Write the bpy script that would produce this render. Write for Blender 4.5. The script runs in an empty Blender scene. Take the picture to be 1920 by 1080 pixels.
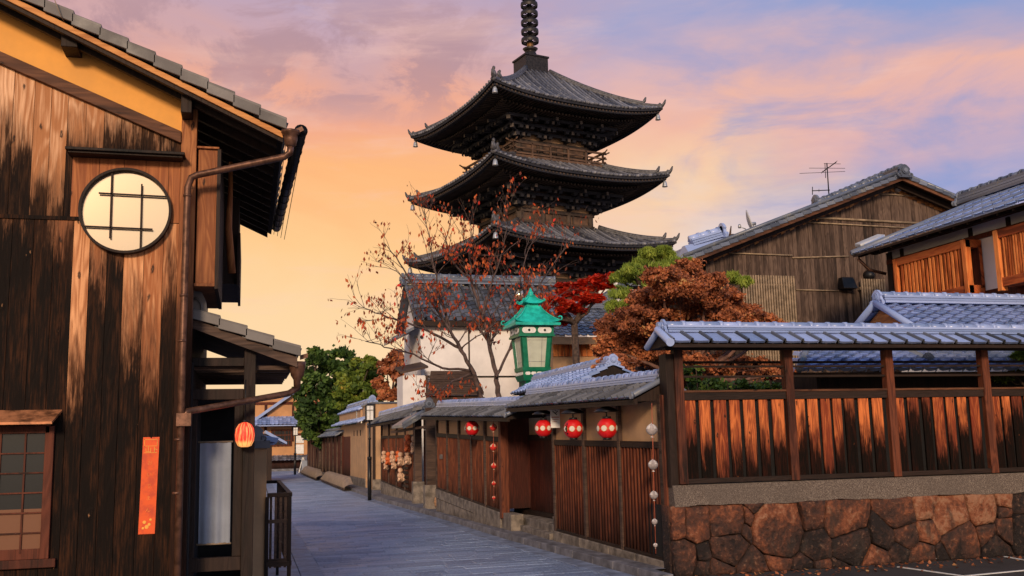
import bpy, bmesh, math, random
import numpy as np
from mathutils import Vector, Matrix
random.seed(7); RNG = np.random.default_rng(7)
PI = math.pi; R_ = math.radians
SC = bpy.context.scene
COL = SC.collection

# ------------------------------------------------------------------ camera
F_PX, H_CAM = 1850.0, 2.0
YAW, PITCH, ROLL = -15.1, 8.7, -1.3
def _rz(a):
    c, s = math.cos(a), math.sin(a); return np.array([[c, -s, 0], [s, c, 0], [0, 0, 1]])
def _rx(a):
    c, s = math.cos(a), math.sin(a); return np.array([[1, 0, 0], [0, c, -s], [0, s, c]])
RC = _rz(R_(YAW)) @ _rx(R_(90 + PITCH)) @ _rz(R_(ROLL))
OC = np.array([0, 0, H_CAM])
cam = bpy.data.cameras.new('camera'); camo = bpy.data.objects.new('camera', cam); COL.objects.link(camo)
cam.sensor_width = 36; cam.lens = 36 * F_PX / 1920; cam.clip_end = 2000; cam.clip_start = .05
M = Matrix(RC.tolist()).to_4x4(); M.translation = Vector(OC); camo.matrix_world = M
SC.camera = camo
# survey helpers: where the sight line of a photo pixel meets a plane of known position
def ray(px, py): return RC @ np.array([(px - 960) / F_PX, -(py - 540) / F_PX, -1.])
def atZ(px, py, z=0.):
    d = ray(px, py); return Vector(OC + d * ((z - H_CAM) / d[2]))
def atY(px, py, y):
    d = ray(px, py); return Vector(OC + d * (y / d[1]))
def atX(px, py, x):
    d = ray(px, py); return Vector(OC + d * (x / d[0]))
def atP(px, py, pl):
    x0, y0, x1, y1 = pl; d = ray(px, py); n = np.array([y1 - y0, -(x1 - x0), 0.])
    return Vector(OC + d * ((n @ np.array([x0, y0, 0])) / (n @ d)))
def zAt(x, y, py):
    lo, hi = -5., 60.
    for _ in range(50):
        m = (lo + hi) / 2; q = RC.T @ (np.array([x, y, m]) - OC)
        if 540 + F_PX * q[1] / q[2] > py: lo = m
        else: hi = m
    return lo

# ------------------------------------------------------------------ world and sun
def lin(r, g, b, k=1.):
    f = lambda c: ((c / 255 + .055) / 1.055) ** 2.4 if c > 10 else c / 255 / 12.92
    return (f(r) * k, f(g) * k, f(b) * k, 1)
class NT:
    def __init__(s, nt): s.nt = nt; s.n = nt.nodes; s.l = nt.links
    def new(s, t, **k):
        n = s.n.new(t)
        for a, b in k.items(): setattr(n, a, b)
        return n
    def link(s, a, b): s.l.new(a, b)
    def put(s, sock, v):
        if isinstance(v, bpy.types.NodeSocket): s.l.new(v, sock)
        elif v is not None: sock.default_value = v
    def m(s, op, a, b=None, c=None, clamp=False):
        n = s.n.new('ShaderNodeMath'); n.operation = op; n.use_clamp = clamp
        s.put(n.inputs[0], a)
        if b is not None: s.put(n.inputs[1], b)
        if c is not None: s.put(n.inputs[2], c)
        return n.outputs[0]
    def ss(s, v, a, b, lo=0., hi=1.):
        n = s.n.new('ShaderNodeMapRange'); n.interpolation_type = 'SMOOTHSTEP'
        s.put(n.inputs[0], v); s.put(n.inputs[1], a); s.put(n.inputs[2], b); s.put(n.inputs[3], lo); s.put(n.inputs[4], hi)
        return n.outputs[0]
    def mix(s, f, a, b, mode='MIX'):
        n = s.n.new('ShaderNodeMix'); n.data_type = 'RGBA'; n.blend_type = mode
        s.put(n.inputs[0], f); s.put(n.inputs[6], a); s.put(n.inputs[7], b); return n.outputs[2]
    def xyz(s, x, y, z):
        n = s.n.new('ShaderNodeCombineXYZ'); s.put(n.inputs[0], x); s.put(n.inputs[1], y); s.put(n.inputs[2], z); return n.outputs[0]
    def sep(s, v):
        n = s.n.new('ShaderNodeSeparateXYZ'); s.put(n.inputs[0], v); return n.outputs
    def noise(s, v, scale=1., detail=3., rough=.55, dist=0., col=False):
        n = s.n.new('ShaderNodeTexNoise'); s.put(n.inputs['Vector'], v); n.inputs['Scale'].default_value = scale
        n.inputs['Detail'].default_value = detail; n.inputs['Roughness'].default_value = rough; n.inputs['Distortion'].default_value = dist
        return n.outputs['Color' if col else 'Fac']
    def vor(s, v, scale=1., feat='F1', out='Distance', rnd=1.):
        n = s.n.new('ShaderNodeTexVoronoi'); n.feature = feat; s.put(n.inputs['Vector'], v); n.inputs['Scale'].default_value = scale
        n.inputs['Randomness'].default_value = rnd
        return n.outputs[out]
    def ramp(s, f, stops, interp='LINEAR'):
        n = s.n.new('ShaderNodeValToRGB'); s.put(n.inputs[0], f); cr = n.color_ramp; cr.interpolation = interp
        while len(cr.elements) < len(stops): cr.elements.new(.5)
        for e, (p, c) in zip(cr.elements, stops):
            e.position = p; e.color = c if len(c) == 4 else (*c, 1)
        return n.outputs[0]

W = bpy.data.worlds.new('World'); SC.world = W; W.use_nodes = True
SUN_AZ, SUN_EL = 197., 19.        # degrees clockwise from +Y (north); behind the camera on its left
def build_world():
    g = NT(W.node_tree); g.n.clear()
    out = g.new('ShaderNodeOutputWorld'); tc = g.new('ShaderNodeTexCoord')
    d = tc.outputs['Generated']; X, Y, Z = g.sep(d)[:3]
    cy, sy = math.cos(R_(YAW)), math.sin(R_(YAW))
    a = g.m('ADD', g.m('MULTIPLY', X, cy), g.m('MULTIPLY', Y, sy))         # to the right of the view axis
    f = g.m('ADD', g.m('MULTIPLY', X, -sy), g.m('MULTIPLY', Y, cy))        # ahead
    v = g.xyz(a, f, g.m('MULTIPLY', Z, 2.6))
    n1 = g.noise(v, 3.2, 5, .55, .6); n2 = g.noise(g.xyz(g.m('ADD', a, 7.), f, g.m('MULTIPLY', Z, 3.4)), 6.5, 5, .6, .4)
    zz = g.m('ADD', Z, g.m('MULTIPLY', g.m('SUBTRACT', n1, .5), .17))
    zz = g.m('ADD', zz, g.m('MULTIPLY', g.m('SUBTRACT', n2, .5), .03))
    L = g.ramp(zz, [(0, lin(255, 222, 180)), (.12, lin(255, 216, 165)), (.2, lin(255, 205, 145)), (.265, lin(255, 187, 128)), (.322, lin(243, 172, 142)),
                    (.37, lin(212, 168, 168)), (.43, lin(190, 166, 188)), (.55, lin(160, 162, 200)), (.8, lin(118, 150, 215))])
    Mc = g.ramp(zz, [(0, lin(240, 215, 200)), (.13, lin(232, 216, 208)), (.2, lin(234, 214, 204)), (.245, lin(248, 208, 172)), (.3, lin(242, 186, 164)),
                     (.35, lin(218, 180, 184)), (.41, lin(172, 168, 202)), (.5, lin(150, 160, 208)), (.8, lin(112, 146, 215))])
    Rr = g.ramp(zz, [(0, lin(235, 215, 205)), (.13, lin(224, 200, 198)), (.19, lin(205, 185, 198)), (.24, lin(160, 164, 206)), (.29, lin(222, 178, 180)),
                     (.33, lin(236, 182, 168)), (.362, lin(180, 168, 196)), (.40, lin(142, 160, 208)), (.5, lin(132, 155, 210)), (.8, lin(108, 143, 215))])
    aa = g.m('ADD', a, g.m('MULTIPLY', g.m('SUBTRACT', n2, .5), .25))
    c = g.mix(g.ss(aa, -.06, .14), L, Mc); c = g.mix(g.ss(aa, .16, .38), c, Rr)
    # mauve cloud tufts left of the spire
    n3 = g.noise(g.xyz(a, f, g.m('MULTIPLY', Z, 1.7)), 10., 6, .66, .5)
    msk = g.m('MULTIPLY', g.ss(n3, .42, .56), g.m('MULTIPLY', g.ss(Z, .3, .35), g.ss(Z, .46, .385)))
    msk = g.m('MULTIPLY', msk, g.ss(a, .05, -.06))
    c = g.mix(g.m('MULTIPLY', msk, .68), c, lin(176, 142, 152))
    n4 = g.noise(g.xyz(g.m('MULTIPLY', a, .8), f, g.m('MULTIPLY', Z, 4.5)), 7., 6, .6, .3)
    c = g.mix(g.m('MULTIPLY', g.ss(n4, .5, .75), .35), c, lin(250, 205, 190))
    n5 = g.noise(g.xyz(g.m('MULTIPLY', a, 1.), g.m('ADD', f, 3.), g.m('MULTIPLY', Z, 3.)), 4.5, 6, .6, .6)
    bl = g.m('MULTIPLY', g.m('MULTIPLY', g.ss(n5, .47, .72), g.ss(a, .0, .2)), .62)
    c = g.mix(bl, c, lin(135, 156, 208))
    # overhead and behind: plain evening blue from the physical sky
    sk = g.new('ShaderNodeTexSky'); sk.sky_type = 'NISHITA'; sk.sun_disc = False
    sk.sun_elevation = R_(SUN_EL); sk.sun_rotation = R_(SUN_AZ); sk.air_density = 1.3; sk.dust_density = .6; sk.ozone_density = 2.5
    b1 = g.new('ShaderNodeBackground'); g.link(sk.outputs[0], b1.inputs[0]); b1.inputs[1].default_value = .15
    hs = g.new('ShaderNodeHueSaturation'); hs.inputs['Saturation'].default_value = 1.0; g.link(c, hs.inputs['Color']); c = hs.outputs[0]
    b2 = g.new('ShaderNodeBackground'); g.link(c, b2.inputs[0]); b2.inputs[1].default_value = 1.
    fr = g.m('MAXIMUM', g.m('MULTIPLY', g.ss(f, .25, -.15), g.ss(Z, .12, .4)), g.ss(Z, .5, .95))
    mx = g.new('ShaderNodeMixShader'); g.link(g.m('MULTIPLY', fr, .85), mx.inputs[0]); g.link(b2.outputs[0], mx.inputs[1]); g.link(b1.outputs[0], mx.inputs[2])
    g.link(mx.outputs[0], out.inputs[0])
build_world()
sun = bpy.data.lights.new('sun', 'SUN'); suno = bpy.data.objects.new('sun', sun); COL.objects.link(suno)
sun.energy = 2.9; sun.angle = R_(9); sun.color = (1., .74, .50)
sd = Vector((math.sin(R_(SUN_AZ)) * math.cos(R_(SUN_EL)), math.cos(R_(SUN_AZ)) * math.cos(R_(SUN_EL)), math.sin(R_(SUN_EL))))
suno.rotation_euler = sd.to_track_quat('Z', 'Y').to_euler()
SC.view_settings.view_transform = 'Standard'; SC.view_settings.look = 'None'; SC.view_settings.exposure = 0.; SC.view_settings.gamma = 1.

# ------------------------------------------------------------------ mesh kit
ORG = {}
def thing(name, label, cat, loc=(0, 0, 0), group=None, rz=0.):
    o = bpy.data.objects.new(name, None); COL.objects.link(o); o.empty_display_size = .2
    o.location = loc; o.rotation_euler = (0, 0, rz); o['label'] = label; o['category'] = cat
    if group: o['group'] = group
    ORG[o] = (Vector(loc), rz); return o
def tag(o, label, cat, group=None):
    o['label'] = label; o['category'] = cat
    if group: o['group'] = group
    return o
def struct(o, label=None, kind='structure'):
    o['kind'] = kind
    if label: o['label'] = label
    return o
class MB:
    def __init__(s): s.v = []; s.f = []; s.mi = []; s.r = []; s.b = []; s.sm = []
    def add(s, vs, fs, mi=0, rnd=None, bias=0., smooth=False):
        o = len(s.v); rnd = random.random() if rnd is None else rnd
        s.v.extend([tuple(p) for p in vs]); s.r.extend([rnd] * len(vs)); s.b.extend([bias] * len(vs))
        s.f.extend([tuple(i + o for i in f) for f in fs]); s.mi.extend([mi] * len(fs)); s.sm.extend([smooth] * len(fs))
    HEX = [(0, 3, 2, 1), (4, 5, 6, 7), (0, 1, 5, 4), (1, 2, 6, 5), (2, 3, 7, 6), (3, 0, 4, 7)]
    def box(s, a, b, **k):
        x0, x1 = sorted((a[0], b[0])); y0, y1 = sorted((a[1], b[1])); z0, z1 = sorted((a[2], b[2]))
        s.add([(x0, y0, z0), (x1, y0, z0), (x1, y1, z0), (x0, y1, z0), (x0, y0, z1), (x1, y0, z1), (x1, y1, z1), (x0, y1, z1)], s.HEX, **k)
    def hexa(s, b4, t4, **k): s.add(list(b4) + list(t4), s.HEX, **k)
    def obox(s, c, ax, ay, az, **k):   # centre and three half-extent vectors
        c = Vector(c); ax, ay, az = Vector(ax), Vector(ay), Vector(az)
        b = [c - ax - ay - az, c + ax - ay - az, c + ax + ay - az, c - ax + ay - az]
        s.hexa(b, [p + 2 * az for p in b], **k)
    def beam(s, p, q, w, h, up=(0, 0, 1), **k):
        p, q = Vector(p), Vector(q); d = (q - p); L = d.length; d.normalize(); up = Vector(up)
        sd_ = d.cross(up)
        if sd_.length < 1e-4: sd_ = Vector((1, 0, 0))
        sd_.normalize(); u = sd_.cross(d).normalized()
        s.obox((p + q) / 2, d * L / 2, sd_ * w / 2, u * h / 2, **k)
    def tube(s, pts, r, n=8, cap=True, smooth=True, **k):
        pts = [Vector(p) for p in pts]; N = len(pts); rs = r if isinstance(r, (list, tuple)) else [r] * N
        vs = []; fs = []; u = None
        for i, p in enumerate(pts):
            d = (pts[min(i + 1, N - 1)] - pts[max(i - 1, 0)])
            if d.length < 1e-9: d = Vector((0, 0, 1))
            d.normalize()
            if u is None:
                u = d.orthogonal().normalized()
            else:
                u = u - d * u.dot(d); u = u.normalized() if u.length > 1e-6 else d.orthogonal().normalized()
            w = d.cross(u)
            for j in range(n):
                t = 2 * PI * j / n; vs.append(p + (u * math.cos(t) + w * math.sin(t)) * rs[i])
        for i in range(N - 1):
            for j in range(n):
                a = i * n + j; b = i * n + (j + 1) % n; fs.append((a, b, b + n, a + n))
        if cap: fs.append(tuple(range(n))[::-1]); fs.append(tuple(range((N - 1) * n, N * n)))
        s.add(vs, fs, smooth=smooth, **k)
    def lathe(s, c, prof, n=16, axis='z', smooth=True, sx=1., sy=1., cap=True, **k):
        vs = []; fs = []; c = Vector(c); m = len(prof)
        for (r, z) in prof:
            for j in range(n):
                t = 2 * PI * j / n; x, y = r * math.cos(t) * sx, r * math.sin(t) * sy
                vs.append(c + (Vector((x, y, z)) if axis == 'z' else Vector((x, z, y)) if axis == 'y' else Vector((z, x, y))))
        for i in range(m - 1):
            for j in range(n):
                a = i * n + j; b = i * n + (j + 1) % n; fs.append((a, b, b + n, a + n))
        if cap: fs.append(tuple(range(n))[::-1]); fs.append(tuple(range((m - 1) * n, m * n)))
        s.add(vs, fs, smooth=smooth, **k)
    def sheet(s, fn, nu, nv, smooth=True, **k):
        vs = [fn(i / nu, j / nv) for j in range(nv + 1) for i in range(nu + 1)]
        fs = [(j * (nu + 1) + i, j * (nu + 1) + i + 1, (j + 1) * (nu + 1) + i + 1, (j + 1) * (nu + 1) + i) for j in range(nv) for i in range(nu)]
        s.add(vs, fs, smooth=smooth, **k)
    def prism(s, poly, d, **k):     # polygon of 3-D points pushed along vector d
        n = len(poly); poly = [Vector(p) for p in poly]; d = Vector(d)
        s.add(poly + [p + d for p in poly], [tuple(range(n))[::-1], tuple(range(n, 2 * n))] + [(i, (i + 1) % n, (i + 1) % n + n, i + n) for i in range(n)], **k)
    def build(s, name, mats, parent=None, bevel=0., local=False, solid=0.):
        me = bpy.data.meshes.new(name); off = Vector((0, 0, 0)); rz = 0.
        if parent is not None and not local: off, rz = ORG[parent]
        vs = s.v
        if off.length > 0 or rz:
            A = np.array(vs, float).reshape(-1, 3) - np.array(off); c, q = math.cos(-rz), math.sin(-rz)
            vs = np.column_stack([A[:, 0] * c - A[:, 1] * q, A[:, 0] * q + A[:, 1] * c, A[:, 2]]).tolist()
        me.from_pydata(vs, [], s.f)
        for m_ in (mats if isinstance(mats, (list, tuple)) else [mats]): me.materials.append(m_)
        me.polygons.foreach_set('material_index', s.mi); me.polygons.foreach_set('use_smooth', s.sm)
        for nm, dat in (('rnd', s.r), ('bias', s.b)):
            at = me.attributes.new(nm, 'FLOAT', 'POINT'); at.data.foreach_set('value', dat)
        bm = bmesh.new(); bm.from_mesh(me); bmesh.ops.recalc_face_normals(bm, faces=bm.faces); bm.to_mesh(me); bm.free()
        me.update()
        o = bpy.data.objects.new(name, me); COL.objects.link(o)
        if parent is not None: o.parent = parent; ORG[o] = (off, rz) if not local else ORG.get(parent, (Vector((0, 0, 0)), 0.))
        if bevel:
            b = o.modifiers.new('bevel', 'BEVEL'); b.width = bevel; b.segments = 2; b.limit_method = 'ANGLE'; b.angle_limit = R_(50)
        return o
def copy_tree(o, parent=None):
    c = o.copy(); COL.objects.link(c); c.parent = parent
    for ch in list(o.children): copy_tree(ch, c)
    return c

# ------------------------------------------------------------------ materials
def newmat(name, rough=.7, spec=.3, metal=0.):
    m = bpy.data.materials.new(name); m.use_nodes = True; g = NT(m.node_tree); b = m.node_tree.nodes['Principled BSDF']
    b.inputs['Roughness'].default_value = rough; b.inputs['Specular IOR Level'].default_value = spec; b.inputs['Metallic'].default_value = metal
    return m, g, b
def attr(g, n):
    a = g.new('ShaderNodeAttribute'); a.attribute_name = n; return a.outputs['Fac']
def pos(g): return g.new('ShaderNodeNewGeometry').outputs['Position']
def bump(g, b, h, strength=.4, dist=.01):
    n = g.new('ShaderNodeBump'); n.inputs['Strength'].default_value = strength; n.inputs['Distance'].default_value = dist
    g.link(h, n.inputs['Height']); g.link(n.outputs[0], b.inputs['Normal'])
def wood(name, light, mid, dark, zc=None, amp=.4, namp=.5, soft=.18, axis='z', fine=1., rough=.62, knots=True, patch=0., ztop=None, spec=.18):
    """weathered boards: growth rings, knots, and a blackened zone below height zc"""
    m, g, b = newmat(name, rough, spec); P = pos(g); x, y, z = g.sep(P)[:3]; r = attr(g, 'rnd'); bi = attr(g, 'bias')
    u = g.m('ADD', x, g.m('MULTIPLY', y, .93))
    if axis == 'x': al, ac = u, z
    elif axis == 'y': al, ac = y, g.m('ADD', x, z)
    else: al, ac = z, u
    sh = g.m('MULTIPLY', r, 37.)
    v1 = g.xyz(g.m('MULTIPLY', g.m('ADD', ac, sh), 5.5 * fine), sh, g.m('MULTIPLY', al, .75))
    rings = g.m('SINE', g.m('MULTIPLY', g.noise(v1, 1., 2, .5, .3), 62.))
    v2 = g.xyz(g.m('MULTIPLY', g.m('ADD', ac, sh), 55. * fine), sh, g.m('MULTIPLY', al, 2.2))
    gr = g.noise(v2, 1., 4, .65)
    v3 = g.xyz(g.m('MULTIPLY', g.m('ADD', ac, sh), 7. * fine), sh, g.m('MULTIPLY', al, .9))
    bl = g.noise(v3, 1., 4, .6)
    t = g.m('ADD', g.m('MULTIPLY', rings, .16), g.m('ADD', g.m('MULTIPLY', gr, .9), g.m('MULTIPLY', g.m('SUBTRACT', r, .5), .5)))
    t = g.m('ADD', t, g.m('MULTIPLY', g.m('SUBTRACT', bl, .5), 1.0))
    c = g.mix(g.ss(t, .15, .95), mid, light); c = g.mix(g.ss(g.m('ADD', g.m('MULTIPLY', bl, .6), g.m('MULTIPLY', gr, .55)), .52, .36, 0., .7), c, g.mix(.55, mid, dark))
    h = g.m('ADD', g.m('MULTIPLY', rings, .25), gr)
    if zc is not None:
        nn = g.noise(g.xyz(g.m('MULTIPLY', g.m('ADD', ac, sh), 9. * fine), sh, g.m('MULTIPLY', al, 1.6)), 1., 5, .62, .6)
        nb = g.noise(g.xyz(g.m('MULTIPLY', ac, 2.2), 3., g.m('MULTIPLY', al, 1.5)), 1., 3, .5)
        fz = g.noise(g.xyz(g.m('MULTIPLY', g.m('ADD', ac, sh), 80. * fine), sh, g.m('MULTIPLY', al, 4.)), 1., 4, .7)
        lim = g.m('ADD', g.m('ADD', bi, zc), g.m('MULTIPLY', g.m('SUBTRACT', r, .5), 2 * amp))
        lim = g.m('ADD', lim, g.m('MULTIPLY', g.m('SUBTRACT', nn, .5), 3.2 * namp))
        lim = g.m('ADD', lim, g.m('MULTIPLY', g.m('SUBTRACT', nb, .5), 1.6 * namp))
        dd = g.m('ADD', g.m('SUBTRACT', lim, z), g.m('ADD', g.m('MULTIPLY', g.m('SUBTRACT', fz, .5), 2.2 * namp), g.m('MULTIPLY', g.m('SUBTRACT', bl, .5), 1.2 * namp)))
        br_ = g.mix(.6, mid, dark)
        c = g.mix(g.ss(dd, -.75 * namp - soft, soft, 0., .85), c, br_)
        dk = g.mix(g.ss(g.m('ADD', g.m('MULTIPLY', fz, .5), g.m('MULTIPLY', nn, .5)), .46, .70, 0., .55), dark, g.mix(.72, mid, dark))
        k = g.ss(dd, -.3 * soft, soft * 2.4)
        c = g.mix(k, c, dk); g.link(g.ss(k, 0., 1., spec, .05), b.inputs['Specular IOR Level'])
    else:
        k2 = g.ss(g.m('ADD', g.m('SUBTRACT', bl, patch), g.m('MULTIPLY', g.m('SUBTRACT', r, .5), .3)), .42, .2)
        c = g.mix(k2, c, dark)
    if knots:
        wv = g.m('MULTIPLY', g.m('SUBTRACT', g.noise(P, 14., 3), .5), .45)
        vk = g.vor(g.xyz(g.m('ADD', g.m('MULTIPLY', g.m('ADD', ac, sh), 7.5), wv), sh, g.m('ADD', g.m('MULTIPLY', al, 2.7), g.m('MULTIPLY', wv, .5))), 1., rnd=1.)
        c = g.mix(g.ss(vk, .13, .075, 0., .85), c, dark); c = g.mix(g.ss(vk, .055, .02, 0., .5 if zc is None else .32), c, light); h = g.m('ADD', h, g.ss(vk, .2, .05))
    g.link(c, b.inputs['Base Color']); bump(g, b, h, .55, .006); return m
def plain(name, col, rough=.6, metal=0., spec=.4, var=.15, scale=8., bmp=.15):
    m, g, b = newmat(name, rough, spec, metal); P = pos(g); n = g.noise(P, scale, 5, .6); n2 = g.noise(P, scale * 9, 3, .6)
    d = tuple(c * (1 - var * 1.6) for c in col[:3]) + (1,); l = tuple(min(1, c * (1 + var)) for c in col[:3]) + (1,)
    g.link(g.mix(g.ss(n, .3, .7), d, l), b.inputs['Base Color'])
    g.link(g.ss(n, .2, .8, rough * .85, min(1, rough * 1.15)), b.inputs['Roughness'])
    if bmp: bump(g, b, g.m('ADD', n, g.m('MULTIPLY', n2, .4)), bmp, .01)
    return m
def tilemat(name, a, bcol, rough=.34, lichen=None):
    m, g, b = newmat(name, rough, .5); P = pos(g); r = attr(g, 'rnd'); n = g.noise(P, 2.2, 5, .65); n2 = g.noise(P, 26., 4, .6)
    t = g.m('ADD', g.m('MULTIPLY', r, .6), g.m('MULTIPLY', g.m('ADD', g.m('MULTIPLY', n, .7), g.m('MULTIPLY', n2, .3)), .4))
    c = g.mix(g.ss(t, .1, .9), a, bcol)
    if lichen: c = g.mix(g.m('MULTIPLY', g.ss(n, .5, .72), g.ss(n2, .4, .6)), c, lichen)
    g.link(c, b.inputs['Base Color']); g.link(g.ss(n, .25, .75, rough * .75, rough * 1.5), b.inputs['Roughness'])
    bump(g, b, g.m('ADD', n2, g.m('MULTIPLY', n, .5)), .1, .004); return m

MT = {}
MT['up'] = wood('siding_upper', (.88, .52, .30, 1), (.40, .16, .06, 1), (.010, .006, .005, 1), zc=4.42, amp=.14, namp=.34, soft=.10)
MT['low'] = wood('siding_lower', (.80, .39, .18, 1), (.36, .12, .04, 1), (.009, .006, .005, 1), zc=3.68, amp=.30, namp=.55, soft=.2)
MT['panel'] = wood('window_panel', (.46, .165, .055, 1), (.25, .075, .026, 1), (.035, .012, .008, 1), patch=-.03)
MT['post'] = wood('orange_post', (.46, .18, .062, 1), (.23, .075, .027, 1), (.022, .011, .008, 1), zc=3.35, amp=.1, namp=.4, soft=.3)
MT['beamx'] = wood('beam_wood', (.17, .070, .034, 1), (.085, .034, .018, 1), (.018, .010, .008, 1), axis='x')
MT['dark'] = wood('dark_wood', (.034, .019, .014, 1), (.020, .012, .009, 1), (.008, .006, .005, 1), knots=False)
MT['darkx'] = wood('dark_beam', (.034, .019, .014, 1), (.020, .012, .009, 1), (.008, .006, .005, 1), axis='x', knots=False)
MT['orange'] = wood('barge_wood', (.66, .30, .10, 1), (.48, .19, .06, 1), (.22, .08, .03, 1), axis='x', knots=False, patch=.1)
MT['batten'] = wood('red_battens', (.22, .065, .028, 1), (.09, .025, .013, 1), (.02, .009, .007, 1), zc=.75, amp=.2, namp=.3, soft=.25, knots=False)
MT['red'] = wood('red_boards', (.115, .025, .012, 1), (.045, .011, .007, 1), (.010, .006, .005, 1), zc=.62, amp=.1, namp=.3, soft=.25, knots=False, fine=1.2)
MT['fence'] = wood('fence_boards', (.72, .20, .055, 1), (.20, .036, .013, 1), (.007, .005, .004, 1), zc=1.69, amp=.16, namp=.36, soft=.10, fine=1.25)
MT['fpost'] = wood('fence_post', (.17, .050, .024, 1), (.065, .020, .012, 1), (.014, .008, .006, 1), patch=.04)
MT['grey'] = wood('grey_boards', (.150, .100, .076, 1), (.070, .045, .035, 1), (.026, .018, .015, 1), patch=.02, fine=.8, rough=.8)
MT['lattice'] = wood('lattice_wood', (.85, .30, .085, 1), (.58, .14, .035, 1), (.2, .045, .012, 1), patch=.08, knots=False)
MT['latticex'] = wood('lattice_rail', (.55, .15, .04, 1), (.38, .075, .022, 1), (.16, .035, .012, 1), patch=.08, knots=False, axis='y')
MT['frame'] = wood('dark_red_frame', (.13, .035, .018, 1), (.065, .018, .010, 1), (.015, .008, .006, 1), knots=False)
MT['old'] = wood('old_wood', (.115, .070, .050, 1), (.060, .036, .027, 1), (.02, .013, .010, 1), knots=False, axis='x')
MT['pag'] = plain('pagoda_timber', (.060, .040, .030, 1), .75, var=.3, scale=1.5)
MT['pagdark'] = plain('pagoda_eaves', (.016, .016, .024, 1), .8, var=.3, scale=1.2)
MT['pagwood'] = plain('pagoda_panel', (.10, .055, .034, 1), .7, var=.35, scale=2.)
MT['cream'] = plain('pale_rafter_end', (.085, .065, .055, 1), .7, var=.3, scale=3.)
MT['tile'] = tilemat('blue_tile', (.165, .235, .43, 1), (.37, .46, .75, 1), .28)
MT['tileb'] = tilemat('bright_blue_tile', (.26, .38, .68, 1), (.44, .57, .92, 1), .25)
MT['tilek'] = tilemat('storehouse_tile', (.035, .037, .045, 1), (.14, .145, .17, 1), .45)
MT['tiled'] = tilemat('grey_tile', (.05, .06, .085, 1), (.17, .195, .26, 1), .30, (.22, .21, .17, 1))
MT['tilew'] = tilemat('warm_tile', (.085, .075, .07, 1), (.17, .15, .14, 1), .5)
MT['tilep'] = tilemat('pagoda_tile', (.030, .031, .042, 1), (.19, .195, .235, 1), .42, (.36, .34, .32, 1))
MT['onip'] = plain('ornament_tile', (.085, .082, .09, 1), .5, var=.35, scale=6.)
MT['copper'] = plain('copper_pipe', (.15, .072, .045, 1), .42, .55, var=.3, scale=14.)
MT['rust'] = plain('rusty_sheet', (.40, .16, .07, 1), .5, .35, var=.45, scale=9.)
MT['black'] = plain('black_metal', (.012, .011, .012, 1), .42, .2, var=.2)
MT['iron'] = plain('spire_metal', (.035, .03, .03, 1), .5, .5, var=.3)
MT['bronze'] = plain('spire_bronze', (.25, .13, .05, 1), .45, .6, var=.3)
MT['yellow'] = plain('ochre_plaster', (.80, .37, .085, 1), .85, var=.07, scale=2.5, bmp=.1)
MT['plaster'] = plain('tan_plaster', (.47, .285, .155, 1), .88, var=.10, scale=3., bmp=.12)
MT['ochre'] = plain('orange_tan_plaster', (.52, .26, .115, 1), .85, var=.1, scale=1.2, bmp=.1)
MT['white'] = plain('white_plaster', (.78, .74, .72, 1), .85, var=.06, scale=1.5, bmp=.06)
MT['whitep'] = plain('white_paint', (.75, .73, .70, 1), .6, var=.1)
MT['stone'] = plain('cut_stone', (.20, .165, .135, 1), .85, var=.35, scale=5., bmp=.35)
MT['slab'] = plain('slab_stone', (.21, .25, .34, 1), .6, var=.3, scale=3., bmp=.3)
MT['kerb'] = plain('kerb_stone', (.15, .145, .16, 1), .75, var=.3, scale=4., bmp=.35)
MT['cloth'] = plain('linen', (.27, .30, .37, 1), .9, var=.1, scale=3.)
MT['greenr'] = plain('turquoise_enamel', (.015, .48, .38, 1), .4, .0, var=.28, scale=4., bmp=.1)
MT['green'] = plain('green_enamel', (.010, .17, .09, 1), .35, .0, var=.12, scale=6., bmp=.05)
MT['grassp'] = plain('frosted_pane', (.50, .52, .42, 1), .35, var=.06, scale=4., bmp=0)
MT['emblem'] = plain('lantern_white', (.72, .64, .56, 1), .7, var=.08)
MT['gold'] = plain('lantern_gold', (.60, .30, .06, 1), .6, var=.1)
MT['rope'] = plain('red_cord', (.42, .10, .05, 1), .8, var=.1)
MT['dollw'] = plain('peach_cloth', (.66, .42, .28, 1), .85, var=.25, scale=12.)
MT['dollr'] = plain('orange_cloth', (.66, .14, .04, 1), .85, var=.2, scale=12.)
MT['bark'] = plain('bark', (.085, .055, .042, 1), .9, var=.4, scale=10., bmp=.6)
MT['barkr'] = plain('reddish_bark', (.15, .075, .055, 1), .85, var=.35, scale=8., bmp=.5)
MT['twig'] = plain('grey_brown_bark', (.095, .062, .055, 1), .85, var=.35, scale=8., bmp=.5)
MT['bamboo'] = plain('bamboo', (.30, .215, .14, 1), .6, var=.25, scale=5.)
MT['straw'] = plain('straw', (.45, .24, .12, 1), .9, var=.3, scale=25., bmp=.6)
MT['galv'] = plain('galvanised', (.45, .46, .48, 1), .4, .6, var=.15)
MT['dish'] = plain('dish_grey', (.5, .5, .52, 1), .5, var=.08)
MT['void'] = plain('dark_interior', (.006, .005, .005, 1), .9, var=.1, bmp=0)

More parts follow.
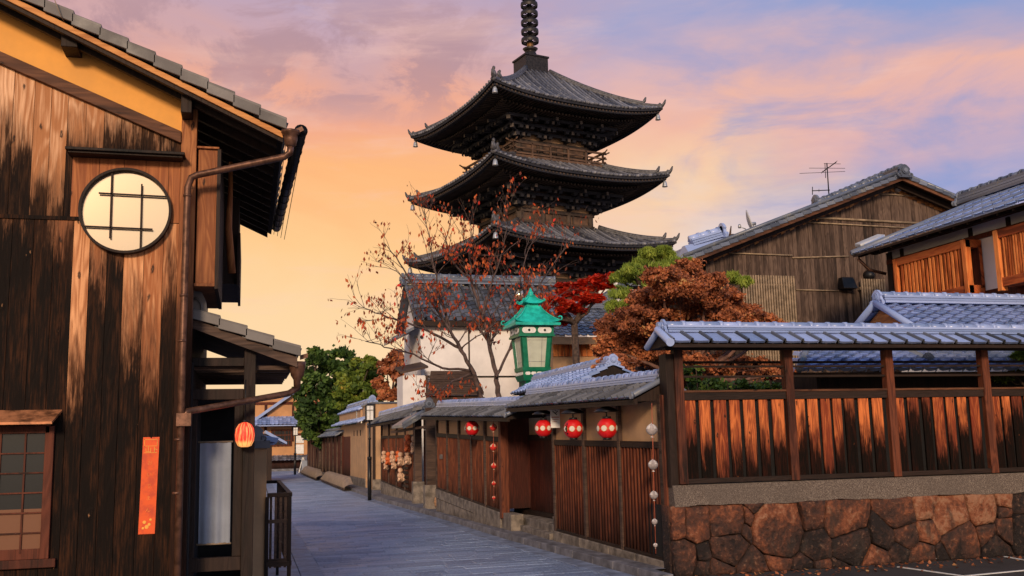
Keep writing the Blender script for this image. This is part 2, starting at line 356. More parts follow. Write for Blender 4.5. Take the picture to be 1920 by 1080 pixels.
def m_lantern_red():
    m, g, b = newmat('red_paper', .42, .4); tc = g.new('ShaderNodeTexCoord'); z = g.sep(tc.outputs['Object'])[2]
    rib = g.m('SINE', g.m('MULTIPLY', z, 420.)); n = g.noise(tc.outputs['Object'], 9., 3)
    g.link(g.mix(g.ss(n, .3, .7), (.60, .006, .010, 1), (.74, .016, .016, 1)), b.inputs['Base Color']); bump(g, b, rib, .35, .003)
    return m
MT['redpaper'] = m_lantern_red()
def m_glow():
    m, g, b = newmat('lit_red_paper', .6, .3); tc = g.new('ShaderNodeTexCoord'); O = tc.outputs['Object']; z = g.sep(O)[2]
    x, y = g.sep(O)[0], g.sep(O)[1]; ang = g.m('ARCTAN2', y, x)
    st = g.ss(g.noise(g.xyz(g.m('MULTIPLY', ang, 2.2), 0., g.m('MULTIPLY', z, 3.)), 1.6, 3, .6), .45, .6)
    c = g.mix(st, (.85, .035, .02, 1), (1., .28, .10, 1)); c = g.mix(g.ss(z, -.045, -.085), c, (1., .42, .12, 1))
    g.link(c, b.inputs['Base Color']); g.link(c, b.inputs['Emission Color']); b.inputs['Emission Strength'].default_value = .85
    return m
MT['glow'] = m_glow()
def m_glass(name, col, rough=.05, spec=.9):
    m, g, b = newmat(name, rough, spec); b.inputs['Base Color'].default_value = col; b.inputs['Coat Weight'].default_value = .6; b.inputs['Coat Roughness'].default_value = .03
    return m
MT['glassd'] = m_glass('dark_glass', (.016, .017, .018, 1), .3, .25); MT['glassd'].node_tree.nodes['Principled BSDF'].inputs['Coat Weight'].default_value = .08
MT['shoji'] = m_glass('shoji_pane', (.84, .64, .42, 1), .10, .8)
MT['shoji'].node_tree.nodes['Principled BSDF'].inputs['Metallic'].default_value = .8
MT['shoji2'] = m_glass('lower_pane', (.17, .070, .035, 1), .4, .25); MT['shoji2'].node_tree.nodes['Principled BSDF'].inputs['Coat Weight'].default_value = .05
def m_paving():
    m, g, b = newmat('paving_stone', .5, .5); P = pos(g); r = attr(g, 'rnd')
    n = g.noise(P, .45, 6, .65, .4); n2 = g.noise(P, 22., 6, .78); n3 = g.noise(P, 110., 2, .6)
    c = g.mix(r, (.15, .205, .32, 1), (.31, .39, .55, 1)); c = g.mix(g.ss(n, .42, .68, 0., .40), c, (.12, .15, .22, 1)); c = g.mix(g.ss(n2, .48, .66, 0., .65), c, (.44, .52, .68, 1)); c = g.mix(g.ss(n2, .46, .32, 0., .75), c, (.045, .055, .085, 1))
    g.link(c, b.inputs['Base Color']); g.link(g.ss(n, .3, .7, .32, .6), b.inputs['Roughness'])
    bump(g, b, g.m('ADD', g.m('MULTIPLY', n2, 1.), g.m('MULTIPLY', n3, .35)), 1., .022); return m
MT['paving'] = m_paving()
def m_asphalt():
    m, g, b = newmat('asphalt', .8, .3); P = pos(g); n = g.noise(P, 1.2, 5, .6); n2 = g.noise(P, 90., 3, .7)
    c = g.mix(n2, (.03, .027, .028, 1), (.085, .075, .075, 1)); c = g.mix(g.ss(n, .4, .7, 0., .6), c, (.03, .028, .03, 1))
    g.link(c, b.inputs['Base Color']); bump(g, b, n2, .6, .01); return m
MT['asphalt'] = m_asphalt()
def m_granite():
    m, g, b = newmat('pebble_concrete', .85, .3); P = pos(g); n = g.vor(P, 75.); n1 = g.noise(P, 1.8, 4); n3 = g.noise(P, 60., 2)
    c = g.mix(g.ss(n, .1, .6), (.24, .185, .145, 1), (.075, .055, .045, 1)); c = g.mix(g.ss(n3, .5, .7, 0., .6), c, (.30, .25, .21, 1)); c = g.mix(g.ss(n1, .4, .7, 0., .5), c, (.09, .07, .058, 1))
    g.link(c, b.inputs['Base Color']); bump(g, b, n, -.6, .01); return m
MT['granite'] = m_granite()
def m_rubble():
    m, g, b = newmat('rust_stained_stone', .72, .35); P = pos(g); r = attr(g, 'rnd'); sh = g.m('MULTIPLY', r, 19.)
    x, y, z = g.sep(P)[:3]; v = g.xyz(g.m('ADD', x, sh), y, z)
    n = g.noise(v, 2.1, 6, .62, .4); n2 = g.noise(v, 14., 6, .7); n3 = g.noise(g.xyz(g.m('MULTIPLY', g.m('ADD', x, sh), 2.), y, g.m('MULTIPLY', z, .7)), 2.2, 5, .65)
    t = g.m('ADD', g.m('ADD', g.m('MULTIPLY', n, 1.45), g.m('MULTIPLY', g.m('SUBTRACT', r, .5), .42)), g.m('MULTIPLY', g.m('SUBTRACT', n2, .5), .9))
    t = g.m('ADD', t, g.m('MULTIPLY', g.m('SUBTRACT', z, .5), .22)); t = g.m('ADD', g.m('SUBTRACT', t, .07), attr(g, 'bias'))
    c = g.ramp(t, [(.34, (.016, .010, .009, 1)), (.54, (.060, .028, .020, 1)), (.70, (.115, .042, .024, 1)), (.86, (.25, .080, .036, 1)), (1., (.34, .16, .09, 1))])
    c = g.mix(g.ss(n3, .52, .68, 0., .75), c, (.035, .026, .022, 1)); c = g.mix(g.ss(n2, .56, .72, 0., .45), c, (.36, .22, .14, 1))
    g.link(c, b.inputs['Base Color']); bump(g, b, g.m('ADD', g.m('MULTIPLY', n, 1.5), n2), 1., .06); return m
MT['rubble'] = m_rubble()
def m_leaf(name, stops, rough=.6, trans=.25):
    m, g, b = newmat(name, rough, .3); r = attr(g, 'rnd'); c = g.ramp(r, stops); g.link(c, b.inputs['Base Color'])
    t = g.new('ShaderNodeBsdfTranslucent'); g.link(c, t.inputs[0]); mx = g.new('ShaderNodeMixShader'); mx.inputs[0].default_value = trans
    o = m.node_tree.nodes['Material Output']; g.link(b.outputs[0], mx.inputs[1]); g.link(t.outputs[0], mx.inputs[2]); g.link(mx.outputs[0], o.inputs[0]); return m
MT['l_dark'] = m_leaf('dark_leaves', [(0, (.018, .04, .012)), (.5, (.05, .10, .02)), (.85, (.12, .20, .035)), (1, (.25, .28, .05))])
MT['l_light'] = m_leaf('light_leaves', [(0, (.04, .08, .012)), (.5, (.13, .19, .025)), (.9, (.26, .30, .04)), (1, (.55, .34, .06))])
MT['l_brown'] = m_leaf('brown_maple_leaves', [(0, (.12, .045, .026)), (.4, (.34, .115, .055)), (.8, (.60, .20, .075)), (1, (.60, .36, .14))])
MT['l_red'] = m_leaf('scarlet_leaves', [(0, (.40, .03, .015)), (.5, (.75, .05, .02)), (1, (.85, .14, .04))], trans=.45)
MT['l_pers'] = m_leaf('red_brown_leaves', [(0, (.12, .03, .015)), (.45, (.38, .065, .022)), (.8, (.62, .15, .035)), (1, (.75, .03, .02))])
MT['l_pine'] = m_leaf('pine_needles', [(0, (.08, .13, .015)), (.5, (.22, .30, .04)), (1, (.42, .48, .08))])

# ------------------------------------------------------------------ roof kit
PROF = {'san': [(0, -.03), (.035, .030), (.10, .040), (.2, .034), (.3, .012), (.52, -.006), (.78, .0), (.96, .012), (1., -.03)],
        'bar': [(0, -.01), (.02, .05), (.14, .05), (.16, -.012), (.22, .0), (.5, -.006), (.9, .0), (.97, .004), (1., -.01)],
        'pan': [(0, -.06), (.03, .035), (.09, .04), (.13, -.03), (.2, .0), (.5, -.014), (.85, .0), (.95, .01), (1., -.06)],
        'roll': [(0, .0), (.03, .04), (.12, .062), (.24, .062), (.33, .03), (.37, -.035), (.65, -.02), (.97, -.02), (1., -.02)]}
def tiles(mb, o, a, s, Wd, L, tw=.27, tl=.24, prof='san', thick=.032, trim=None, mi=0, jit=.003, hs=1., dark=False):
    o = Vector(o); a = Vector(a).normalized(); s = Vector(s).normalized(); n = a.cross(s)
    if n.z < 0: n = -n
    nt = max(1, round(Wd / tw)); tw = Wd / nt; nc = max(1, round(L / tl)); tl = L / nc; pr = PROF[prof]; K = len(pr)
    for j in range(nc):
        for i in range(nt):
            if trim and not trim((i + .5) * tw, (j + .5) * tl): continue
            b = o + a * (i * tw) + s * (j * tl); jn = random.uniform(-jit, jit); ext = tl * 1.06 if j < nc - 1 else tl
            r0 = [b + a * (u * tw) + s * (thick * .9) + n * (h * hs + jn - thick * .35) for u, h in pr]
            r1 = [b + a * (u * tw) + n * (h * hs + thick + jn) for u, h in pr]
            r2 = [b + a * (u * tw) + s * ext + n * (h * hs + jn * .3) for u, h in pr]
            fs = []
            o_ = len(mb.v); q_ = random.random(); fa, fb_ = [], []
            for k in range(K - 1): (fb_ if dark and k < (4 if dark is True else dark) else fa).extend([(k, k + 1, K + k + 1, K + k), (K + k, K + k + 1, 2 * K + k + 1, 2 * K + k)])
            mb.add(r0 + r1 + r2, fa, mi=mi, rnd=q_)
            if fb_: mb.add(r0 + r1 + r2, fb_, mi=1, rnd=q_)  # bar faces get the darker tile: shade on the bars put into colour
def ridge(mb, p, q, w=.24, layers=3, lh=.045, cap=.075, ring=.3, mi=0):
    p, q = Vector(p), Vector(q); d = (q - p); L = d.length; d.normalize(); up = Vector((0, 0, 1)); sd_ = d.cross(up).normalized(); u = sd_.cross(d)
    for i in range(layers):
        ww = w * (1 - .09 * i) * (1. if i % 2 == 0 else .93)
        mb.beam(p + u * (lh * (i + .5)), q + u * (lh * (i + .5)), ww, lh * .82, mi=mi)
    z = lh * layers; n = max(1, round(L / ring)); st = L / n
    for i in range(n):
        a_ = p + d * (i * st) + u * z; b_ = a_ + d * st * .98; j = random.uniform(-.003, .003)
        mb.tube([a_, b_], cap + j, 10, mi=mi); mb.tube([a_ + d * st * .84, b_ + d * .01], cap * 1.2 + j, 10, mi=mi)
    return z + cap
def disc(mb, c, d, r, t=.03, n=18, mi=0):
    c, d = Vector(c), Vector(d).normalized(); mb.tube([c, c + d * t], r, n, smooth=False, mi=mi)
def oni(mb, p, d, s=.3, mi=0):
    """ridge-end ornament: shouldered plate, round boss, curled top"""
    p, d = Vector(p), Vector(d).normalized(); sd_ = d.cross(Vector((0, 0, 1))).normalized(); z = Vector((0, 0, 1))
    out = [(-.62, -.05), (-.66, .16), (-.5, .3), (-.42, .5), (-.5, .62), (-.36, .8), (-.16, .96), (0, 1.), (.16, .96), (.36, .8), (.5, .62), (.42, .5), (.5, .3), (.66, .16), (.62, -.05)]
    mb.prism([p + sd_ * (x * s) + z * (y * s) for x, y in out], d * (.18 * s), mi=mi)
    disc(mb, p + z * (.5 * s), d, .30 * s, .27 * s, mi=mi); disc(mb, p + z * (.5 * s), d, .18 * s, .33 * s, mi=mi)
    for k in (-1, 1):
        pts = [p + sd_ * (k * s * (.52 + .16 * math.cos(t))) + z * (s * (.12 + .16 * math.sin(t))) + d * (.2 * s) for t in np.linspace(-1.2, 3.6, 9)]
        mb.tube(pts, .05 * s, 6, mi=mi)
def siding(mb, x0, x1, z0, z1, y, w=.155, gap=.004, th=.02, bias=None, proud=.004, zj=0., mi=0, back=False, axis='x', gapf=None):
    """vertical boards; z0/z1 numbers or functions of the along coordinate"""
    f0 = z0 if callable(z0) else (lambda t: z0); f1 = z1 if callable(z1) else (lambda t: z1); x = x0
    while x < x1 - .01:
        ww = min(w * random.uniform(.86, 1.14), x1 - x); a, b = x + gap / 2, x + ww - gap / 2; off = random.uniform(0, proud); e = random.uniform(-zj, zj)
        bb = bias((a + b) / 2) if bias else 0.
        pa = [(a, f0(a) + e), (b, f0(b) + e)]; pb = [(a, f1(a)), (b, f1(b))]
        if axis == 'x':
            mb.hexa([(a, y - off - th, pa[0][1]), (b, y - off - th, pa[1][1]), (b, y, pa[1][1]), (a, y, pa[0][1])],
                    [(a, y - off - th, pb[0][1]), (b, y - off - th, pb[1][1]), (b, y, pb[1][1]), (a, y, pb[0][1])], bias=bb, mi=mi)
        else:
            mb.hexa([(y - off - th, a, pa[0][1]), (y - off - th, b, pa[1][1]), (y, b, pa[1][1]), (y, a, pa[0][1])],
                    [(y - off - th, a, pb[0][1]), (y - off - th, b, pb[1][1]), (y, b, pb[1][1]), (y, a, pb[0][1])], bias=bb, mi=mi)
        x += ww
class Line:
    """a wall line on the ground: world point for a distance along, height and offset to its street side"""
    def __init__(s, x0, y0, x1, y1):
        s.a = Vector((x0, y0, 0)); s.d = Vector((x1 - x0, y1 - y0, 0)); s.L = s.d.length; s.d.normalize(); s.n = Vector((-s.d.y, s.d.x, 0)); s.pl = (x0, y0, x1, y1)
        # n points to the left of travel (towards the street when travelling away from the camera)
    def p(s, t, z=0., o=0.): return s.a + s.d * t + s.n * o + Vector((0, 0, z))
    def px(s, px, py):
        q = atP(px, py, s.pl); return (q - s.a).dot(s.d), q.z
    def box(s, mb, t0, t1, z0, z1, o0, o1, **k):
        z0 = z0 if isinstance(z0, (tuple, list)) else (z0, z0); z1 = z1 if isinstance(z1, (tuple, list)) else (z1, z1)
        mb.hexa([s.p(t0, z0[0], o0), s.p(t1, z0[1], o0), s.p(t1, z0[1], o1), s.p(t0, z0[0], o1)],
                [s.p(t0, z1[0], o0), s.p(t1, z1[1], o0), s.p(t1, z1[1], o1), s.p(t0, z1[0], o1)], **k)

# ------------------------------------------------------------------ ground
g_ = MB(); g_.add([(-300, -60, -.012), (300, -60, -.012), (300, 600, -.012), (-300, 600, -.012)], [(0, 1, 2, 3)]); struct(g_.build('ground', MT['asphalt']))
K_ = [(5.75, -8), (5.62, 8), (5.55, 13.2), (5.11, 20.2), (4.93, 26), (4.45, 35.), (4.16, 50), (3.95, 62), (3.72, 75.5), (3.6, 84)]
def kx(y):
    for (x0, y0), (x1, y1) in zip(K_, K_[1:]):
        if y <= y1: return x0 + (x1 - x0) * (y - y0) / (y1 - y0)
    return K_[-1][0]
ys = [-8, 0, 6, 10, 13, 16, 20, 24, 28, 32, 36, 42, 48, 55, 62, 70, 76, 84]
lx = lambda y: 1.18 if y < 30 else 1.18 + (y - 30) * .006
s_ = MB(); s_.add([p for y in ys for p in ((lx(y) - .3, y, -.008), (kx(y), y, -.008))], [(2 * i, 2 * i + 1, 2 * i + 3, 2 * i + 2) for i in range(len(ys) - 1)], rnd=.0)
y = 12.6
while y < 80:       # hand-laid stone courses across the lane
    dy = random.uniform(.27, .34) if y < 50 else .62; x = lx(y) - .03 + random.uniform(-.5, 0.); xe_ = kx(y) - .36
    while x < xe_:
        w = random.uniform(.45, 1.05); x0, x1 = max(x, lx(y)), min(x + w, xe_); x += w
        if x1 - x0 < .05: continue
        sk = .035 * (x0 - 1); sk1 = .035 * (x1 - 1); g_1, c_1 = .007, .013; h = random.uniform(-.003, .003); tl_ = random.uniform(-.003, .003)
        o = [(x0 + g_1, y + g_1 + sk), (x1 - g_1, y + g_1 + sk1), (x1 - g_1, y + dy - g_1 + sk1), (x0 + g_1, y + dy - g_1 + sk)]; cx_, cy_ = (x0 + x1) / 2, y + dy / 2 + (sk + sk1) / 2
        inn = [(a + (c_1 if a < cx_ else -c_1), b + (c_1 if b < cy_ else -c_1)) for a, b in o]
        vs = [(a, b, -.009) for a, b in o] + [(a, b, h + (tl_ if a < cx_ else -tl_)) for a, b in inn]
        s_.add(vs, [(4, 5, 6, 7), (0, 1, 5, 4), (1, 2, 6, 5), (2, 3, 7, 6), (3, 0, 4, 7)])
    y += dy
struct(s_.build('street', MT['paving']))
e_ = MB(); y = 12.6
while y < 78:
    L = random.uniform(.7, 1.1); a, b = kx(y), kx(y + L); e_.hexa([(a - .35, y + .006, -.02), (a - .008, y + .006, -.02), (b - .008, y + L - .006, -.02), (b - .35, y + L - .006, -.02)], [(a - .35, y + .006, .002), (a - .008, y + .006, -.004), (b - .008, y + L - .006, -.004), (b - .35, y + L - .006, .002)]); y += L
struct(e_.build('gutter', MT['slab'], bevel=.006))
# edging stones, left gutter band and right kerb
e_ = MB()
y = -6.
while y < 76:
    L = .9 * random.uniform(.9, 1.1); y1 = y + L
    for x0, x1, zt in ((lx(y) - .33, lx(y) - .012, .006),):
        e_.hexa([(x0, y + .006, -.02), (x1, y + .006, -.02), (x1, y1 - .006, -.02), (x0, y1 - .006, -.02)], [(x0, y + .006, zt), (x1, y + .006, zt), (x1, y1 - .006, zt), (x0, y1 - .006, zt)])
    y = y1
struct(e_.build('gutter', MT['slab']))
e_ = MB(); y = 13.0
while y < 82:
    L = .85 * random.uniform(.9, 1.1); y1 = y + L; a, b = kx(y), kx(y1)
    e_.hexa([(a, y + .006, -.02), (a + .17, y + .006, -.02), (b + .17, y1 - .006, -.02), (b, y1 - .006, -.02)], [(a + .012, y + .006, .11), (a + .17, y + .006, .11), (b + .17, y1 - .006, .11), (b + .012, y1 - .006, .11)])
    y = y1
struct(e_.build('kerb', MT['kerb'], bevel=.012))
p_ = MB(); p_.add([q for y in [13.75] + ys[5:] for q in ((kx(y) + .165, y, .085), (kx(y) + 2.6, y, .085))], [(2 * i, 2 * i + 1, 2 * i + 3, 2 * i + 2) for i in range(len(ys[5:]))])
struct(p_.build('pavement', MT['kerb']))
p_ = MB(); p_.add([(-.6, -6, 0), (.84, -6, 0), (.84, 30, 0), (1.02, 76, 0), (-.6, 76, 0)], [(0, 1, 2, 3, 4)]); struct(p_.build('left_pavement', MT['slab']))
# parking bay lines
l_ = MB()
def mark(a, b, w=.055):
    a, b = atZ(*a, 0), atZ(*b, 0); l_.beam(Vector((a.x, a.y, -.006)), Vector((b.x, b.y, -.006)), w, .008)
mark((1684, 1062), (1806, 1079)); mark((1808, 1079), (1925, 1068)); mark((1868, 1040), (1925, 1050))
struct(l_.build('road_marking', MT['whitep']), 'worn white parking lines on the dark asphalt')

# ------------------------------------------------------------------ left wooden house
FY = 9.2
F = lambda px, py, y=FY: atY(px, py, y)
H = thing('wooden_house', 'tall weathered board house with ochre gable and round lattice window', 'house', (-2.5, 11., 0))
xr = -.62; bA, bB = F(0, 112), F(345, 264); sl = (bB.z - bA.z) / (bB.x - bA.x); zbeam = lambda x: bB.z + (x - bB.x) * sl
P1, P2 = F(30, 0, 8.85), F(520, 245, 8.85); rs = (P2.z - P1.z) / (P2.x - P1.x); zrake = lambda x: P2.z + (x - P2.x) * rs
def ub(x): return .38 if x > -1.53 else (-.05 if x > -1.88 else .30)
def lb(x):
    for a, v in ((-1.55, .5), (-1.38, -1.0), (-1.22, .0), (-1.06, .35), (-.76, -.75)):
        if x < a: return v + random.uniform(-.12, .12)
    return -.05
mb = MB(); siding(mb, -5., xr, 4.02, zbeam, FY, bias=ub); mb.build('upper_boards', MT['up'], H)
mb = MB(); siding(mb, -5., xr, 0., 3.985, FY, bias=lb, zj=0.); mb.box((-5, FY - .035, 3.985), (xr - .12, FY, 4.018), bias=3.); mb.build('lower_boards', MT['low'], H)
mb = MB(); siding(mb, -1.53, xr, 3.99, 4.57, FY - .026, w=.2, th=.006); mb.build('window_surround', MT['panel'], H)
mb = MB(); mb.hexa([(-5.2, FY - .07, zbeam(-5.2) - .05), (-.62, FY - .07, zbeam(-.62) - .05), (-.62, FY + .02, zbeam(-.62) - .05), (-5.2, FY + .02, zbeam(-5.2) - .05)],
                   [(-5.2, FY - .07, zbeam(-5.2) + .06), (-.62, FY - .07, zbeam(-.62) + .06), (-.62, FY + .02, zbeam(-.62) + .06), (-5.2, FY + .02, zbeam(-5.2) + .06)]); mb.build('slanted_beam', MT['beamx'], H, bevel=.006)
mb = MB(); mb.prism([(-5.2, FY - .01, zbeam(-5.2)), (-.55, FY - .01, zbeam(-.55)), (-.55, FY - .01, zrake(-.55)), (-5.2, FY - .01, zrake(-5.2))], (0, .06, 0)); mb.build('gable_plaster', MT['yellow'], H)
mb = MB(); mb.box((-.62, FY - .05, 0), (-.485, FY + .09, zrake(-.55) - .1)); mb.build('corner_post', MT['post'], H, bevel=.006)
mb = MB(); mb.box((-8, FY + .02, 0), (-.5, 13.0, 4.9)); mb.box((-.5, FY + .02, 0), (-.497, FY + .1, .01)); mb.build('house_body', MT['dark'], H)
mb = MB()
def slab(mb, x0, x1, y0, y1, d0, d1, **k):
    mb.hexa([(x0, y0, zrake(x0) + d0), (x1, y0, zrake(x1) + d0), (x1, y1, zrake(x1) + d0), (x0, y1, zrake(x0) + d0)], [(x0, y0, zrake(x0) + d1), (x1, y0, zrake(x1) + d1), (x1, y1, zrake(x1) + d1), (x0, y1, zrake(x0) + d1)], **k)
xe = P2.x + .05
slab(mb, -5.5, xe, 8.87, 13.2, -.03, .02)
for i in range(13): slab(mb, -5.5, xe - .05, 9.0 + i * .34, 9.06 + i * .34, -.11, -.03)
for i in range(20): slab(mb, -.42 + i * .045 - .0, -.42 + i * .045 + .006, 8.95, 13.1, -.036, -.03)
mb.build('eave_underside', MT['dark'], H)
mb = MB(); slab(mb, -5.5, xe, 8.82, 8.868, -.050, .005); mb.build('barge_board', MT['orange'], H, bevel=.004)
mb = MB(); slab(mb, -5.5, xe, 8.845, 8.9, -.085, -.052); mb.build('barge_batten', MT['dark'], H)
rf = MB(); sv = Vector((-1, 0, -rs)).normalized()
tiles(rf, (xe + .02, 8.86, zrake(xe) + .05), (0, 1, 0), sv, 4.4, 6., tw=.3, tl=.27); rf.build('roof_tiles', MT['tilew'], H)
rf = MB(); n = 24; st = 6. / n   # stepped verge tiles along the rake
for i in range(n):
    c = Vector((xe + .03, 8.80, zrake(xe) + .02)) + sv * (i * st); q = c + sv * (st * 1.08); up = Vector((rs, 0, 1)).normalized() * -1
    up = Vector((-rs * -1 * -1, 0, 1)).normalized()
    for (d0, d1, y0, y1) in ((-.03, .062, 8.775, 8.80), (.052, .078, 8.775, 9.02)):
        rf.hexa([(c.x, y0, c.z + d0 + .03), (q.x, y0, q.z + d0), (q.x, y1, q.z + d0), (c.x, y1, c.z + d0 + .03)], [(c.x, y0, c.z + d1 + .03), (q.x, y0, q.z + d1), (q.x, y1, q.z + d1), (c.x, y1, c.z + d1 + .03)])
rf.build('verge_tiles', MT['tilew'], H, bevel=.005)
for a in ((131, 70, 26, 36), (350, 188, 18, 46)):
    c = F(a[0], a[1], 8.95); w_ = a[2] / F_PX * 9.6 / 2; h_ = a[3] / F_PX * 9.6 / 2
    mb = MB(); mb.box((c.x - w_, 8.93, c.z - h_), (c.x + w_, FY, c.z + h_ + .05)); mb.build('beam_end', MT['dark'], H, bevel=.006)
# window hood
mb = MB(); a, b = F(124, 288, 9.05), F(347, 300, 9.05); mb.box((a.x, 8.98, 4.575), (b.x, FY, 4.60)); mb.box((a.x + .02, 9.01, 4.555), (b.x - .02, FY, 4.575)); mb.build('window_hood', MT['dark'], H, bevel=.003)
# round window
wc = Vector((-1.07, FY - .03, 4.078)); wr = .365
wf = MB()
n = 64
for k in range(n):
    t0, t1 = 2 * PI * k / n, 2 * PI * (k + 1) / n
    P = lambda t, r, y: (wc.x + r * math.cos(t), y, wc.z + r * math.sin(t))
    wf.hexa([P(t0, wr, 9.10), P(t1, wr, 9.10), P(t1, wr, 9.2), P(t0, wr, 9.2)], [P(t0, wr + .022, 9.10), P(t1, wr + .022, 9.10), P(t1, wr + .022, 9.2), P(t0, wr + .022, 9.2)], rnd=.4)
RW = wf.build('round_window', MT['dark'], H); ORG[RW] = ORG[H]
mb = MB(); mb.prism([(wc.x + wr * math.cos(t), 9.160, wc.z + wr * math.sin(t)) for t in np.linspace(0, 2 * PI, 48, endpoint=False)], (0, .01, 0)); mb.build('pane', MT['shoji'], RW)
mb = MB()
for (x0, y0, x1, y1) in ((210, 323, 206, 447), (266, 345, 263, 470), (185, 362, 316, 369), (157, 424, 286, 430)):
    p, q = F(x0, y0, 9.125), F(x1, y1, 9.125); mb.beam(p, q, .013, .013, up=(0, 1, 0))
mb.build('lattice', MT['dark'], RW)
# small lattice window, lower left
a, b = F(-60, 815), F(85, 1035); LW = MB()
for x in (a.x, b.x): LW.box((x - .035, FY - .06, b.z - .05), (x + .035, FY, a.z + .06))
LW.box((a.x - .1, FY - .07, b.z - .12), (b.x + .09, FY, b.z - .05)); LW.box((a.x, FY - .05, b.z - .05), (b.x, FY, b.z + .035)); LW.box((a.x, FY - .06, a.z), (b.x, FY, a.z + .07))
LW = LW.build('lattice_window', MT['frame'], H, bevel=.004); ORG[LW] = ORG[H]
mb = MB(); zs = b.z + .035 + (a.z - b.z) * .33; mb.box((a.x, FY - .040, zs), (b.x, FY - .034, a.z)); mb.build('upper_pane', MT['glassd'], LW)
mb = MB(); mb.box((a.x, FY - .040, b.z), (b.x, FY - .034, zs)); mb.build('lower_pane', MT['shoji2'], LW)
mb = MB()
for k in range(4): x = b.x - .035 - .15 - k * .19; mb.box((x - .007, FY - .055, b.z), (x + .007, FY - .041, a.z))
for k in range(1, 6): z = b.z + (a.z - b.z) * k / 6; mb.box((a.x, FY - .056, z - .006), (b.x, FY - .042, z + .006))
mb.build('muntin', MT['frame'], LW)
mb = MB(); p, q = F(118, 770, 9.18), F(98, 795, 8.97)
mb.hexa([(-3, 8.95, q.z), (q.x, 8.95, q.z), (p.x, FY, p.z), (-3, FY, p.z)], [(-3, 8.95, q.z + .02), (q.x, 8.95, q.z + .02), (p.x, FY, p.z + .02), (-3, FY, p.z + .02)]); mb.build('window_canopy', MT['rust'], H)
# side box for shutters and details under the eave
mb = MB(); mb.box((-.47, FY + .0, 3.45), (-.30, 10.6, 4.70)); mb.box((-.485, FY - .03, 4.70), (-.285, 10.7, 4.72)); mb.box((-.485, FY - .015, 3.42), (-.285, 10.7, 3.45)); SB = mb.build('shutter_box', MT['post'], H, bevel=.005)
mb = MB(); mb.box((-.302, FY - .02, 3.40), (-.27, 10.6, 4.70)); mb.build('shutter_box_edge', MT['dark'], H)
mb = MB(); mb.box((-.45, 11.1, 3.75), (-.12, 12.6, 4.72)); mb.box((-.13, 11.0, 3.72), (-.10, 12.7, 4.3)); mb.build('upper_balcony', MT['dark'], H)
mb = MB(); p = atY(434, 262, 10.3)
mb.tube([(p.x, 10.3, 4.9), (p.x + .0, 10.3, 4.55), (p.x - .01, 10.3, 4.2), (p.x + .03, 10.4, 3.75)], [.02, .025, .035, .04], 8); mb.build('bent_strut', MT['post'], H)
mb = MB(); gz = 4.80
g0, g1 = Vector((.43, 8.80, gz)), Vector((.335, 13.0, gz))
mb.tube([g0, g1], .055, 14)
for k in range(14): c = g0.lerp(g1, k / 13); mb.tube([c, c.lerp(g1, .002)], .061, 14)
mb.build('gutter', MT['black'], H)
mb = MB(); hp = atY(545, 262, 8.78)
mb.lathe((hp.x, hp.y, hp.z - .07), [(.03, 0), (.05, .02), (.06, .07), (.062, .11), (.085, .13), (.085, .15)], 12)
mb.obox((hp.x + .07, hp.y, hp.z + .085), (.035, 0, .02), (0, .03, 0), (-.01, 0, .018))
bend = atY(370, 328, 8.98)
ptop = F(352, 345, 9.02); pbot = F(333, 1100, 9.02)
mb.tube([(hp.x, hp.y, hp.z - .06), (hp.x - .005, hp.y, hp.z - .12), (hp.x - .05, hp.y + .02, hp.z - .155), bend, (bend.x - .05, 9.0, bend.z - .02), (ptop.x, 9.02, ptop.z - .03), (ptop.x - .005, 9.02, 3.), (pbot.x, 9.02, 0)], .031, 12)
for z in (4.2, 3.3, 2.9, 2.05, 1.6): mb.tube([(ptop.x - (4.2 - z) * .007, 9.02, z), (ptop.x - (4.2 - z) * .007, 9.02, z + .02)], .037, 12)
q = F(345, 788, 9.02); mb.box((q.x - .06, 8.96, q.z - .05), (q.x + .06, 9.1, q.z + .06))
l0 = atY(557, 728, 9.55); q2 = F(350, 772, 9.05); mb.tube([l0, (l0.x - .08, 9.5, l0.z - .05), (q2.x, 9.05, q2.z), (q2.x - .02, 9.03, q2.z - .05)], .03, 12)
mb.lathe((l0.x + .0, l0.y, l0.z), [(.03, -.02), (.035, .08), (.06, .12), (.075, .2), (.08, .25)], 12); mb.obox((l0.x + .06, l0.y, l0.z + .3), (.035, 0, .01), (0, .03, 0), (0, 0, .02))
mb.build('downpipe', MT['copper'], H)
# entrance roof along the street
LX = [-.52, .45]; z0_, z1_ = 3.17, 2.80; ls = (z1_ - z0_) / (LX[1] - LX[0]); zl = lambda x: z0_ + (x - LX[0]) * ls
LR = MB(); y0_, y1_ = 9.45, 12.2
LR.hexa([(LX[0], y0_, zl(LX[0]) - .09), (LX[1], y0_, zl(LX[1]) - .09), (LX[1], y0_ + .05, zl(LX[1]) - .09), (LX[0], y0_ + .05, zl(LX[0]) - .09)], [(LX[0], y0_, zl(LX[0])), (LX[1], y0_, zl(LX[1])), (LX[1], y0_ + .05, zl(LX[1])), (LX[0], y0_ + .05, zl(LX[0]))])
LR.hexa([(LX[0], y0_ + .05, zl(LX[0]) - .03), (LX[1], y0_ + .05, zl(LX[1]) - .03), (LX[1], y1_, zl(LX[1]) - .03), (LX[0], y1_, zl(LX[0]) - .03)], [(LX[0], y0_ + .05, zl(LX[0])), (LX[1], y0_ + .05, zl(LX[1])), (LX[1], y1_, zl(LX[1])), (LX[0], y1_, zl(LX[0]))])
for k in range(8): LR.box((-.5, y0_ + .2 + k * .33, 2.70), (.40, y0_ + .25 + k * .33, 2.74))
LR = LR.build('entrance_roof', MT['old'], H); ORG[LR] = ORG[H]
